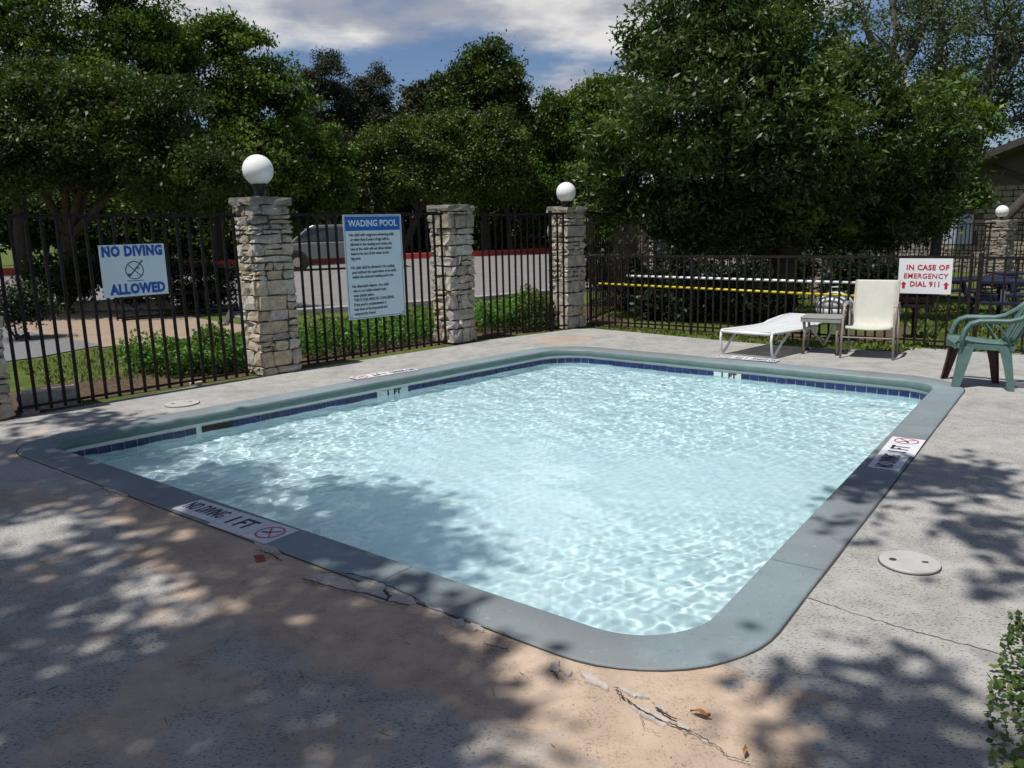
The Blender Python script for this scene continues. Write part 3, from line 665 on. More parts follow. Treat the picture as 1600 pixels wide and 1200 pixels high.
tree('wide low olive-green tree behind the wading pool sign', [(640, 240, 80, 50), (720, 230, 80, 50), (770, 240, 60, 50), (600, 270, 60, 40), (680, 275, 90, 40), (590, 300, 45, 25), (790, 270, 40, 40), (700, 195, 40, 26), (600, 225, 36, 24), (780, 200, 36, 30), (650, 200, 30, 20)], 47, L_OLIVE, 6500, 13, .30, .17, trunk_r=.26, seed=15, depth=.5, base=(-6.5, 48.5))
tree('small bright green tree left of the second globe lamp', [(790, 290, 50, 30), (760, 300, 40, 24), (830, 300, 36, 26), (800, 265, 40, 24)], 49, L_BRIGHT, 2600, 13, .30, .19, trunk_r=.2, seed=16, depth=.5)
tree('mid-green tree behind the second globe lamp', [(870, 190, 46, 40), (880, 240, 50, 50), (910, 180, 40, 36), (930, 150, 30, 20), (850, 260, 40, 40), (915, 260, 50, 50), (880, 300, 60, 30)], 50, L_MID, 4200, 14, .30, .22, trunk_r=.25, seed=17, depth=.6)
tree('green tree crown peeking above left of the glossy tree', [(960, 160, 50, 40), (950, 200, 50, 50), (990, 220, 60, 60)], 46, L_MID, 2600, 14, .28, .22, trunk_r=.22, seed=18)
# understorey / shrubs along the far side of the street
for i, (x, y, rx, ry, D, mt, lb) in enumerate([
    (-20, 332, 80, 52, 40, L_DARK, 'dark shrub at the far left under the corner tree'), (90, 332, 80, 52, 42, L_DARK, 'dark shrub behind the diving sign, its left neighbour at the frame side'),
    (190, 350, 80, 62, 43, L_DARK, 'dark shrub above the no diving sign'), (290, 350, 80, 62, 44, L_DARK, 'dark shrub between the diving sign and the first pillar'),
    (380, 350, 69, 62, 46, L_DARK, 'dark shrub behind the first stone pillar'), (470, 350, 69, 62, 49, L_DARK, 'dark shrub above the parked car'),
    (550, 350, 69, 62, 50, L_MID, 'green shrub behind the wading pool sign top'), (640, 350, 69, 62, 50, L_DARK, 'dark shrub right of the wading pool sign'),
    (720, 350, 69, 62, 51, L_DARK, 'dark shrub behind the second stone pillar'), (800, 350, 69, 62, 51, L_DARK, 'dark shrub between the second and third pillars'),
    (880, 350, 69, 62, 48, L_DARK, 'dark shrub behind the third pillar'), (960, 350, 80, 62, 42, L_DARK, 'dark shrub just right of the third pillar'),
    (1060, 350, 92, 62, 38, L_DARK, 'dark shrub deep under the glossy tree, its left side'), (1180, 350, 103, 62, 36, L_DARK, 'dark shrub deep under the middle of the glossy tree'),
    (1300, 350, 92, 62, 36, L_DARK, 'dark shrub deep under the glossy tree, its right side'), (560, 250, 60, 90, 54, L_DARK, 'dark tree mass behind the olive tree, left half'), (680, 250, 70, 80, 56, L_DARK, 'dark tree mass behind the olive tree, right half'),
    (840, 250, 70, 80, 56, L_DARK, 'dark tree mass behind the small bright tree'), (430, 260, 60, 90, 50, L_DARK, 'dark tree mass below the cedar, left of the sign'), (60, 280, 130, 70, 46, L_DARK, 'dark tree mass behind the corner tree'), (240, 270, 110, 80, 48, L_DARK, 'dark tree mass behind the rounded tree')]):
    tree(lb, [(x, y, rx, ry), (x+rx*.5, y+ry*.35, rx*.7, ry*.7), (x-rx*.5, y+ry*.4, rx*.7, ry*.6)], D+(4 if y > 300 else 6), mt, 1500, 13, .40, .27, trunk_r=.14, seed=40+i, cat='shrub' if y > 300 else 'tree', name='shrub' if y > 300 else 'tree', nt_=3, shell=.2, depth=.6)

# ------------------------------------------------------------------ canopy overhead (behind / above the camera), casts the dappled shade
def inpoly(x, y, poly):
    c = np.zeros(np.shape(x), bool); j = len(poly)-1
    for i in range(len(poly)):
        xi, yi = poly[i]; xj, yj = poly[j]
        c ^= ((yi > y) != (yj > y)) & (x < (xj-xi)*(y-yi)/((yj-yi)+1e-12)+xi); j = i
    return c
# where the shade falls on the deck, as ground polygons (metres), with how dense it is
def gp(*pts): return [tuple(G(x, y)[:2]) for x, y in pts]
SHADE = [(gp((-120, 735), (60, 712), (200, 760), (330, 810), (470, 862), (620, 930), (720, 965), (760, 1040), (760, 1260), (-200, 1260)), 1.06),
         (gp((40, 702), (200, 725), (420, 790), (640, 872), (560, 905), (300, 815), (60, 720)), 1.15),
         (gp((640, 880), (880, 960), (840, 1010), (620, 930)), .5),
         (gp((150, 712), (330, 690), (560, 720), (730, 760), (700, 850), (560, 850), (380, 790), (220, 735)), .92),
         (gp((-60, 660), (120, 650), (300, 655), (420, 640), (340, 680), (120, 700), (-60, 720)), .7),
         (gp((760, 1010), (1010, 1150), (1010, 1260), (700, 1260), (700, 1040)), .40),
         (gp((1340, 715), (1420, 725), (1530, 730), (1640, 710), (1640, 870), (1500, 850), (1400, 825), (1310, 820), (1290, 800)), 1.0),
         (gp((1290, 850), (1340, 850), (1345, 875), (1290, 880)), .6),
         (gp((1530, 900), (1640, 890), (1640, 1010), (1560, 970)), 1.05),
         (gp((1340, 1000), (1450, 985), (1600, 1010), (1640, 1260), (1320, 1260), (1230, 1130), (1320, 1060)), .80),
         (gp((1200, 985), (1310, 960), (1300, 1010), (1220, 1030)), .5)]
BEHIND = [(-9, 3.2), (-4.9, 3.2), (-1.2, 1.3), (3.5, 1.4), (4.5, 3.5), (7.5, 6), (8, -3.5), (-9, -3.5)]
r = np.random.default_rng(11); N = 21000
gx = r.uniform(-9, 8, N); gy = r.uniform(-3.5, 9, N); dens = np.zeros(N)
for pl, dn in SHADE: dens = np.maximum(dens, np.where(inpoly(gx, gy, pl), dn, 0))
dens = np.maximum(dens, np.where(inpoly(gx, gy, BEHIND), .95, 0))
nz = np.array([mnoise.noise(Vector((a*1.15, b*1.15, 3.3)))+.6*mnoise.noise(Vector((a*2.9, b*2.9, 7.7)))+.35*mnoise.noise(Vector((a*6.5, b*6.5, 1.7))) for a, b in zip(gx, gy)])
keep = (nz+(dens-.5)*.70 > .33) & (dens > 0)
gx, gy = gx[keep], gy[keep]
zc = 8.6+1.2*np.sin(gx*.7)*np.cos(gy*.6)+r.uniform(-1.0, 1.0, len(gx))
px_, py_ = gx+SUNV[0]/SUNV[2]*zc, gy+SUNV[1]/SUNV[2]*zc
for side, (lb, bx, by, sel) in enumerate([('large oak left of the camera whose limbs overhang the deck', -11.0, 1.0, gx < 0.9), ('oak right of the camera casting shade over the planter', 6.0, -3.2, gx >= 0.9)]):
    cs = np.stack([px_[sel], py_[sel], zc[sel]], -1); root = thing('shade_tree', lb, 'tree', (bx, by, 0)); inv = Matrix.Translation((-bx, -by, 0))
    k = r.integers(9, 17, len(cs)); rep = np.repeat(np.arange(len(cs)), k); pts = cs[rep]+r.normal(size=(len(rep), 3))*np.array([.14, .14, .12])
    me = leaf_mesh('crown', pts, .15, L_DARK, .6, None, .5, None, 60+side); me.transform(inv); link('crown', me, root)
    b = MB(); rr = random.Random(5+side); base = np.array([bx, by, -.1]); fk = np.array([bx+(.8 if side == 0 else -.5), by+.3, 4.2]); b.tube([base, base+[.1, 0, 2], fk], [.42, .33, .28], 9)
    for q_ in range(11 if side == 0 else 7):
        t = cs[rr.randrange(len(cs))]; m1 = fk+(t-fk)*.45+np.array([rr.uniform(-.4, .4), rr.uniform(-.4, .4), .6]); b.tube([fk, m1, fk+(t-fk)*.8+np.array([0, 0, .2]), t], [.15, .10, .055, .02], 6)
        for w in range(3):
            e = cs[np.argmin(np.linalg.norm(cs-(m1+np.array([rr.uniform(-2, 2), rr.uniform(-2, 2), 1])), axis=1))]; b.tube([m1, (m1+e)/2+[0, 0, .15], e], [.05, .03, .01], 4)
    me = b.mesh('trunk', BARK, True); me.transform(inv); link('trunk', me, root)
# ivy bed at lower right
bed = [(2.5, 3.35), (2.16, 3.05), (1.96, 2.78), (1.76, 2.52), (1.64, 2.34), (1.52, 2.10), (1.38, 1.85), (1.15, 1.4), (3.2, .6), (4.2, 2.6), (3.2, 3.6)]
o = cdt_sheet('planting_bed', bed, [], .006, MULCH)
N = 34000; bx = r.uniform(.9, 4.2, N); by = r.uniform(.6, 3.7, N); s_ = inpoly(bx, by, [(p[0]-.13, p[1]+.02) for p in bed]); bx, by = bx[s_], by[s_]
hN = np.array([.015+.05*max(0, mnoise.noise(Vector((a*4, b*4, 0)))+.4) for a, b in zip(bx, by)])
me = leaf_mesh('ground_cover', np.stack([bx, by, hN*r.random(len(bx))**.4], -1), .028, L_IVY, .75, None, .5, None, 77)
tag(link('ground_cover', me), 'low leafy ground cover along the lower right edge of the deck', 'ground cover', kind='stuff')

# ------------------------------------------------------------------ grass blades and shrubs near the fences
def blades(name, poly, N, h, seed, lab, zf=gz, w=.012, mat=L_GRASS):
    r = np.random.default_rng(seed); P = np.array(poly); x = r.uniform(P[:, 0].min(), P[:, 0].max(), N); y = r.uniform(P[:, 1].min(), P[:, 1].max(), N)
    s_ = inpoly(x, y, poly); x, y = x[s_], y[s_]; n = len(x); ax = r.normal(size=(n, 3))*.45; ax[:, 2] = 1
    nz_ = np.array([mnoise.noise(Vector((a*1.3, b*1.3, 2))) for a, b in zip(x, y)])
    me = leaf_mesh(name, np.stack([x, y, zf(x, y)], -1), h*(1+.5*nz_)*r.uniform(.6, 1.3, n), mat, w/h*2, .5+.6*nz_, 0, ax, seed)
    return tag(link(name, me), lab, 'grass', kind='stuff')
strip = [(1.33, 12.9), (1.972, 12.24), (2.886, 11.27), (3.5, 10.68), (4.109, 10.24), (4.75, 9.88), (5.2, 9.96), (5.6, 9.75), (9, 7.3), (9.6, 8.0), (6.5, 10.8), (5.5, 10.4), (4.6, 10.7), (1.6, 13.2)]
blades('grass', strip, 16000, .065, 81, 'short grass strip at the foot of the low fence')
blades('grass', [(5.6, 15.5), (6.3, 12.4), (5.5, 10.9), (6.5, 10.7), (9.6, 8), (15, 12), (16, 19), (9, 22), (4, 20)], 30000, .08, 82, 'lawn with short grass between the low fence and the picnic tables', w=.02)
blades('grass', [tuple(G(20, 565)[:2]), tuple(G(200, 540)[:2]), tuple(G(400, 516)[:2]), tuple(G(560, 490)[:2]), tuple(G(880, 463)[:2]), tuple(G(880, 508)[:2]), tuple(G(600, 530)[:2]), tuple(G(240, 590)[:2]), tuple(G(60, 600)[:2])], 30000, .055, 83, 'rough grass strip behind the left fence', w=.010)
def shrub_row(lab, poly, N, h, seed, mat=L_SHRUB, size=.055):
    r = np.random.default_rng(seed); P = np.array(poly); x = r.uniform(P[:, 0].min(), P[:, 0].max(), N); y = r.uniform(P[:, 1].min(), P[:, 1].max(), N)
    s_ = inpoly(x, y, poly); x, y = x[s_], y[s_]; hh = np.array([max(.25, .75+.8*mnoise.noise(Vector((a*2.2, b*2.2, 5)))) for a, b in zip(x, y)])*h
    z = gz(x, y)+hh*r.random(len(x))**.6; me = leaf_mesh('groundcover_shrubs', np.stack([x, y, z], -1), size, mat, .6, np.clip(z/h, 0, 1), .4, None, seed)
    return tag(link('groundcover_shrubs', me), lab, 'ground cover', kind='stuff')
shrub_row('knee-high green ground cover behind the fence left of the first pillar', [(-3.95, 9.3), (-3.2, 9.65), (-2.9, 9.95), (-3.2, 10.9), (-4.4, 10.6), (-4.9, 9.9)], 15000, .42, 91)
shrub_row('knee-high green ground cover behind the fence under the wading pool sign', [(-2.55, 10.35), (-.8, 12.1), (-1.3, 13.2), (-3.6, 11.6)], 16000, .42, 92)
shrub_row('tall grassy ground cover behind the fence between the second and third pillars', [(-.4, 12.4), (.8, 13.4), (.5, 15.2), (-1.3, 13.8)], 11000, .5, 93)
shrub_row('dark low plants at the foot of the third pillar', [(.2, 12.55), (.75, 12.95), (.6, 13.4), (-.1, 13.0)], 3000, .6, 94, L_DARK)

# ------------------------------------------------------------------ stone pillars
def stone_block(w, d, h, r, rough=.012):
    """rough-hewn block: box with every face cut 2x2 (48 triangles), corners pulled in, all vertices jittered"""
    V = []; ids = {}
    for i in range(3):
        for j in range(3):
            for k in range(3):
                if (i, j, k) == (1, 1, 1): continue
                a = [(i-1), (j-1), (k-1)]; nz_ = sum(1 for q_ in a if q_); pull = [1, 1, .985, .93][nz_]
                ids[(i, j, k)] = len(V)
                V.append((a[0]*w/2*(pull if nz_ > 1 else 1.0)+r.gauss(0, rough*.6), a[1]*d/2*(pull if nz_ > 1 else 1.03)+r.gauss(0, rough*.6), a[2]*h/2*(pull if nz_ > 1 else 1)+r.gauss(0, rough*.45)))
    Fs = []
    for ax in range(3):
        for side in (0, 2):
            for u in (0, 1):
                for v in (0, 1):
                    q_ = []
                    for du, dv in ((0, 0), (1, 0), (1, 1), (0, 1)):
                        t = [0, 0, 0]; t[ax] = side; o_ = [a for a in range(3) if a != ax]; t[o_[0]] = u+du; t[o_[1]] = v+dv; q_.append(ids[tuple(t)])
                    Fs.append(tuple(q_))
    return V, Fs
FA = math.atan2(.70, .714)     # bearing of the left fence line
def pillar(label, cen, w, h, rot, seed, globe=None, mat=None, courses=(.07, .21), joined=False, cap=True, zb=0, name='stone_pillar', group='stone fence pillars'):
    r = random.Random(seed); root = thing(name, label, 'pillar', (*cen, zb), rot, group)
    MB().box((0, 0, h/2-.03), (w-.07, w-.07, h)).build('mortar_core', MORTAR, root)
    z = 0; k = 0; allb = MB(); hc = h-(.09 if cap else 0)
    while z < hc-.03:
        ch = min(r.uniform(*courses), hc-z); ch = hc-z if hc-z-ch < .04 else ch
        ww = w*(1+.02*math.sin(seed+k)); dpt = .13
        for side in range(4):
            own = (side+k) % 2 == 0; L = ww if own else ww-2*dpt+.02; nst = r.choice([1, 2, 2, 3]) if own else r.choice([1, 1, 2]); cuts = sorted([r.uniform(.25, .75) if nst == 2 else (r.uniform(.25, .4) if q_ == 0 else r.uniform(.6, .75)) for q_ in range(nst-1)]); xsq = [0]+cuts+[1]
            for a, b in zip(xsq[:-1], xsq[1:]):
                sw = (b-a)*L-.012; cx_ = -L/2+(a+b)/2*L; th = side*math.pi/2; split = 1
                if ch > .10 and r.random() < (.5 if sw < .16 else .14): split = 2
                zz_ = z
                for sp_ in range(split):
                    hh = ch/split; V, Fs = stone_block(sw, dpt, hh-.014, r, .016); yy = -(ww/2-dpt/2)-r.uniform(-.010, .014); ca, sa = math.cos(th), math.sin(th); tilt = r.uniform(-.03, .03)
                    V2 = [(v[0]*math.cos(tilt)-v[2]*math.sin(tilt), v[1], v[0]*math.sin(tilt)+v[2]*math.cos(tilt)) for v in V]
                    pos = (cx_*ca-yy*sa, cx_*sa+yy*ca, zz_+hh/2)
                    if joined: allb.add([(pos[0]+v[0]*ca-v[1]*sa, pos[1]+v[0]*sa+v[1]*ca, pos[2]+v[2]) for v in V2], Fs)
                    else: MB().add(V2, Fs).build('stone', mat or STONE, root, loc=pos, rot=th)
                    zz_ += hh
        z += ch; k += 1
    if cap:
        for q_, (cx_, ww) in enumerate([(-.23*w, .50*w+.05), (.27*w, .47*w+.04)]):
            for v_ in (-1, 1):
                V, Fs = stone_block(ww, w*.52+.02, .088+r.uniform(-.012, .016), r, .012); V = [(a, b, c) for a, b, c in V]
                if joined: allb.add([(a+cx_, b+v_*w*.26, c+h-.045) for a, b, c in V], Fs)
                else: MB().add(V, Fs).build('cap_stone', mat or STONE, root, loc=(cx_, v_*w*.26, h-.045+r.uniform(-.008, .008)))
    if joined: o = allb.build('stones', mat or STONEF, root); o['kind'] = 'stuff'
    return root
def pc(corner, w): # centre from the corner nearest the camera
    d = np.array([math.cos(FA), math.sin(FA)]); n = np.array([-d[1], d[0]]); return np.array(corner[:2])+(d+n)*w/2
P1 = pc(G(409, 588), .485)+np.array([.045, 0]); P2 = pc(G(709, 537.5), .455); P3 = pc(G(889, 514.5), .42); P0 = np.array(G(26, 650)[:2])+np.array([-.30, -.10])
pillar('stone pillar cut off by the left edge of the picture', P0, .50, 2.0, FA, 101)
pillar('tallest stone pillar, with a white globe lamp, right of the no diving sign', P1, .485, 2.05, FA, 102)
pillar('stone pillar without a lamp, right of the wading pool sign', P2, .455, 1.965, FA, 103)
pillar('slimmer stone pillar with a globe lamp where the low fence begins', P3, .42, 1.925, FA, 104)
def globe(label, cen, zbase, d, neck, base_w):
    root = thing('globe_lamp', label, 'lamp', (*cen, zbase), 0, 'white globe lamps on pillars')
    MB().lathe([(base_w*.55, 0), (base_w*.5, .012), (base_w*.34, .02), (base_w*.3, neck*.5), (base_w*.42, neck), (base_w*.42, neck+.03), (base_w*.2, neck+.035)], n=20).build('lamp_base', BLACKP, root, True)
    prof = []; R = d/2
    for k in range(25):
        a = -math.pi/2+.52+(math.pi-.52)*k/24; prof.append((max(.0005, R*math.cos(a)), R*math.sin(a)))
    MB().lathe(prof, n=40).build('globe', GLOBE, root, True, loc=(0, 0, neck+R*math.cos(.52)))
globe('larger white globe lamp on the tallest pillar', P1+np.array([.0, .02]), 2.05, .352, .155, .19)
globe('smaller white globe lamp on the slim middle pillar', P3, 1.925, .315, .09, .15)

# ------------------------------------------------------------------ iron fences
def fence(label, a, b, top, spacing, bar, seed, z0=None, rail=.032, posts=(), low=.075, group=None, gap_low=.03, mid=None, post_w=.05, zfun=None, tops=None):
    a = np.array(a[:2], float); b = np.array(b[:2], float); L = np.linalg.norm(b-a); d = (b-a)/L; ang = math.atan2(d[1], d[0]); r = random.Random(seed)
    zfun = zfun or (lambda x, y: 0.0); root = thing('iron_fence', label, 'fence', (*a, 0), ang, group)
    za, zb_ = zfun(*a), zfun(*b); ta, tb = (tops or (top, top)); 
    def zl(t): return za+(zb_-za)*t
    def tl(t): return za+ta+(zb_+tb-za-ta)*t
    sl_ = math.atan2((zb_+tb)-(za+ta), L)
    MB().add(*boxbeam(0, L, za+ta-rail/2, zb_+tb-rail/2, rail*1.05, rail)).build('top_rail', IRON, root)
    MB().add(*boxbeam(0, L, za+low, zb_+low, rail*.8, rail*.7)).build('bottom_rail', IRON, root)
    if mid: MB().add(*boxbeam(0, L, za+mid, zb_+mid, rail*.9, rail*.8)).build('middle_rail', IRON, root)
    n = int(L/spacing); me = MB().box((0, 0, 0), (bar, bar, 1)).mesh('picket', IRON)
    for i in range(n+1):
        x = (L-n*spacing)/2+i*spacing; t = x/L
        if any(abs(x-p) < spacing*.4 for p in posts): continue
        h0 = zl(t)+gap_low; h1 = tl(t)-rail*.4; o = link('picket', me, root, (x, r.uniform(-.002, .002), (h0+h1)/2)); o.scale = (1, 1, h1-h0); o.rotation_euler = (0, r.gauss(0, .0022), 0)
    for p in posts: t = p/L; MB().box((p, 0, (zl(t)-.03+tl(t)+.03)/2), (post_w, post_w, tl(t)-zl(t)+.06)).build('post', IRON, root)
    return root
def boxbeam(x0, x1, z0, z1, dy, dz):
    V = [(x, s*dy/2, z+q_*dz/2) for x, z in ((x0, z0), (x1, z1)) for s in (-1, 1) for q_ in (-1, 1)]
    return V, [(0, 1, 3, 2), (4, 6, 7, 5), (0, 2, 6, 4), (1, 5, 7, 3), (0, 4, 5, 1), (2, 3, 7, 6)]
def on_line(px, py, a, b):
    a = np.array(a, float); b = np.array(b, float); n = np.array([b[1]-a[1], -(b[0]-a[0]), 0]); d = ray(px, py); o_ = np.array([0, 0, H_])
    return o_+d*(((np.array([a[0], a[1], 0])-o_)@n)/(d@n))
FAa, FAb = (-4.68, 7.46), (-3.04, 9.21); FBa, FBb = (-2.62, 9.73), (-.90, 11.35); FCa, FCb = (-.42, 11.82), (.90, 12.80)
fence('tall black iron fence carrying the no diving sign, left of the first pillar', FAa, FAb, 1.87, .130, .026, 1)
fence('tall black iron fence carrying the wading pool sign, between two pillars', FBa, FBb, 1.86, .128, .024, 2)
fence('tall black iron fence between the unlit pillar and the slim lamp pillar', FCa, FCb, 1.83, .118, .022, 3, posts=(1.33,), post_w=.04)
BFa, BFb = (1.30, 13.10), (5.58, 9.755); LBF = math.hypot(4.28, 3.345)
fence('low black iron fence behind the lounger, carrying the emergency sign', BFa, BFb, 1.155, .118, .023, 4, posts=(1.78, LBF-.02), low=.10, post_w=.035, mid=None)
fence('low black iron fence section at the right edge behind the green chair', (5.62, 9.72), (9.6, 6.62), 1.15, .118, .021, 5, posts=(.02, 2.3), low=.05, post_w=.045)
FP = G(1555, 453, -.45)[:2]; PA = P3+np.array([.3, .1])
fdir = (FP-PA)/np.linalg.norm(FP-PA)
def far_t(px):
    return on_line(px, 430, PA, FP)[:2]
gzf = lambda x, y: float(gz(x, y))+.02
m1, m2 = at(1020, 420, 19.0)[:2], at(1280, 430, 21.0)[:2]
fence('tall iron perimeter fence running right from the slim lamp pillar', PA+np.array([.05, .25]), m1-np.array([.1, .2]), 1.80, .13, .018, 6, zfun=gzf, tops=(1.86, 1.8))
fence('tall iron perimeter fence under the glossy tree', m1+(m2-m1)*.06, m2-(m2-m1)*.06, 1.83, .13, .018, 7, zfun=gzf)
fence('tall iron perimeter fence in front of the stone building', m2+(FP-m2)*.03, FP-(FP-m2)*.03, 1.87, .135, .018, 8, zfun=gzf)
fence('tall iron perimeter fence at the far right edge', FP+(FP-m2)*.03, FP+(FP-m2)*.8, 1.87, .135, .018, 9, zfun=gzf)
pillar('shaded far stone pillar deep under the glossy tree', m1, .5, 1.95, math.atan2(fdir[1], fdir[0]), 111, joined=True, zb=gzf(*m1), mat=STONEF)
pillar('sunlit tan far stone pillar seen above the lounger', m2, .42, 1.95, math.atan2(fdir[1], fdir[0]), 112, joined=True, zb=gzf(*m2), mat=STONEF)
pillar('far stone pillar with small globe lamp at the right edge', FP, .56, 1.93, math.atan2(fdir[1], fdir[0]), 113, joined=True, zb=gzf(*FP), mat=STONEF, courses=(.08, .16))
globe('smallest white globe lamp on the far pillar by the building', FP, gzf(*FP)+1.93, .33, .09, .15)

# ------------------------------------------------------------------ signs
def sign_board(name, label, p, rot, w, h, face, th=.004):
    root = thing(name, label, 'sign', p, rot)   # local x along board, -y toward the viewer, origin at the centre
    o = MB().box((0, 0, 0), (w, th, h)).build('panel', face, root); return root
def put(root, me, x, z, nm='lettering', y=-.0045):
    o = link(nm, me, root, (x, y, z)); o.rotation_euler = (R_(90), 0, 0); return o
def c4(pts, a, b): P = [on_line(x, y, a, b) for x, y in pts]; return np.mean(P, 0)
# viewed from the pool the fence's left end is the near end: board local +x runs with the fence bearing
a_ = math.atan2(FAb[1]-FAa[1], FAb[0]-FAa[0]); nrm = np.array([math.sin(a_), -math.cos(a_), 0])
c = c4([(151, 383), (254, 381), (262, 459), (162, 465)], FAa, FAb)+nrm*.022
s1 = sign_board('no_diving_sign', 'pale blue-white sign reading NO DIVING ALLOWED on the left fence', c, a_, .655, .522, SIGNW)
put(s1, text_mesh('NO DIVING', .138, INKB, bold=.0075, xs=.78, space=1.10), .0, .19)
put(s1, text_mesh('ALLOWED', .138, INKB, bold=.0075, xs=.80, space=1.08), .02, -.19)
q = MB()
def ringm(b, R, w, c=(0, 0), n=40, z=0):
    V = [(c[0]+(R+s*w/2)*math.cos(2*math.pi*i/n), c[1]+(R+s*w/2)*math.sin(2*math.pi*i/n), z) for s in (-1, 1) for i in range(n)]
    b.add(V, [(i, (i+1) % n, n+(i+1) % n, n+i) for i in range(n)])
def barm(b, p, q_, w, z=0):
    p = np.array(p, float); q_ = np.array(q_, float); d = (q_-p)/np.linalg.norm(q_-p); n = np.array([-d[1], d[0]])*w/2
    b.add([(*(p+n), z), (*(p-n), z), (*(q_-n), z), (*(q_+n), z)], [(0, 1, 2, 3)])
ringm(q, .088, .009); barm(q, (-.062, .062), (.062, -.062), .008, .0004); barm(q, (-.05, -.055), (.09, .10), .011, .0008); barm(q, (.01, .02), (.055, .02), .009, .0012); ringm(q, .010, .012, (-.058, -.045), 12, .0016); barm(q, (-.085, -.105), (.085, -.105), .007)
put(s1, q.mesh('diver_symbol', INKK), 0, .0, 'diver_symbol')
for x_, z_ in ((-.26, .235), (.22, .235)):
    MB().tube([(x_, -.002, z_), (x_, -.009, z_)], .007, 8).build('bolt', IRON, s1)
a_ = math.atan2(FBb[1]-FBa[1], FBb[0]-FBa[0]); nrm = np.array([math.sin(a_), -math.cos(a_), 0])
c = c4([(533, 335), (624, 336), (633, 489), (544, 501)], FBa, FBb)+nrm*.022
s2 = sign_board('wading_pool_sign', 'tall pale blue sign with WADING POOL rules on the fence', c, a_, .885, 1.315, SIGNW)
MB().box((0, -.003, .545), (.83, .002, .175)).build('header_band', SIGNB, s2)
put(s2, text_mesh('WADING POOL', .112, SIGNW, bold=.003, xs=.92), 0, .545, y=-.0056)
q = MB()
for (x0, z0, x1, z1) in ((-.425, .643, .425, .643), (-.425, -.643, .425, -.643), (-.425, .643, -.425, -.643), (.425, .643, .425, -.643)): barm(q, (x0, z0), (x1, z1), .006)
put(s2, q.mesh('border_line', INKB), 0, 0, 'border_line', -.0040)
for x_ in (-.40, .40):
    for z_ in (-.62, .62): MB().tube([(x_, -.002, z_), (x_, -.008, z_)], .007, 8).build('bolt', IRON, s2)
T = ['\u2022No child with outgrown swimming skills', 'or older than 8 years of age will be', 'allowed in the wading pool unless the', 'size of the child will not allow his/her', 'head to be out of the water in the', 'big pool.', '', '\u2022No child shall be allowed in the wading', 'pool without the supervision of an adult', 'within the enclosed wading pool area.', '', '\u2022No disposable diapers. Any child', 'who is not toilet trained must', 'wear plastic pants.', 'THIS IS FOR HEALTH CONCERNS.', 'If the pool is contaminated, it', 'may have to be evacuated and', 'temporarily closed.']
for i, ln in enumerate(T):
    if ln: put(s2, text_mesh(ln, .052, INKK, 'LEFT', bold=.0008, xs=.80), -.375+(0 if ln[0] == '\u2022' else .02), .405-i*.0585)
a_ = math.atan2(BFb[1]-BFa[1], BFb[0]-BFa[0]); nrm = np.array([math.sin(a_), -math.cos(a_), 0])
c = c4([(1406, 403), (1490, 404), (1486, 460), (1403, 458)], BFa, BFb)+nrm*.02
s3 = sign_board('emergency_sign', 'white sign with red letters IN CASE OF EMERGENCY DIAL 911 on the low fence', c, a_, .605, .435, SIGNP)
put(s3, text_mesh('IN CASE OF', .088, INKR, bold=.002, xs=1.0, space=1.06), .025, .105); put(s3, text_mesh('EMERGENCY', .086, INKR, bold=.0008, xs=.98, space=1.06), .01, .0); put(s3, text_mesh('DIAL 911', .088, INKR, bold=.002, xs=.96, space=1.06), .01, -.10)
for x_ in (-.235, .245):
    q = MB(); q.add([(-.016, -.045, 0), (.016, -.045, 0), (.016, .01, 0), (-.016, .01, 0)], [(0, 1, 2, 3)]); q.add([(-.032, .008, .0003), (.032, .008, .0003), (0, .042, .0003)], [(0, 1, 2)]); put(s3, q.mesh('arrow', INKR), x_, -.11, 'arrow')

# ------------------------------------------------------------------ deck markers
def marker(label, pa, pb, shift, wid, flip, L=None, chip=0):
    """three plates in a row along the coping; reading direction pa -> pb"""
    pa = np.array(pa[:2]); pb = np.array(pb[:2]); d = (pb-pa)/np.linalg.norm(pb-pa); L = L or np.linalg.norm(pb-pa); n = np.array([-d[1], d[0]]); c = (pa+pb)/2+n*shift; ang = math.atan2(d[1], d[0])
    root = thing('depth_marker', label, 'marker', (*c, .0125), ang, 'depth markers set in the coping'); k = L/1.05
    for x0, x1, nm in ((-.525, -.07, 'a'), (-.066, .285, 'b'), (.289, .525, 'c')):
        MB().box(((x0+x1)/2*k, .012*(1 if nm == 'a' else -.02), .0015), ((x1-x0)*k-.003, wid*(.86 if nm == 'a' else 1), .005)).build('plate', PLATE, root)
    def tx(s, x, size, **kw):
        me = text_mesh(s, size, INKP, **kw); o = link('lettering', me, root, (x*k, 0, .0056)); return o
    tx('NO DIVING', .115*k, -.0 if 0 else 0, 0) if False else None
    me = text_mesh('NO DIVING', .158, INKP, bold=.0008, xs=.47*k, space=1.06); link('lettering', me, root, (-.295*k, .012, .0056))
    me = text_mesh('1 FT', .165, INKP, bold=.003, xs=.78*k); link('lettering', me, root, (.105*k, 0, .0056))
    q = MB(); ringm(q, .078, .010); barm(q, (-.055, .055), (.055, -.055), .008, .0004); link('prohibition_ring', q.mesh('prohibition_ring', INKR), root, (.405*k, 0, .0058))
    q = MB(); barm(q, (-.05, -.02), (.0, .0), .014); barm(q, (.0, .0), (.045, .045), .008, .0003); link('diver_symbol', q.mesh('diver_symbol', INKP), root, (.405*k, 0, .0050+.0012))
    return root
marker('depth marker with red ring on the shaded coping nearest the camera', G(289, 792), G(442, 843), .0, .225, False)
marker('depth marker on the right-hand coping by the round hatch', G(1383, 736), G(1420, 688), .0, .225, False)
marker('depth marker on the left coping below the wading pool sign', G(649, 578.5), G(553, 593.5), -.02, .2, True)
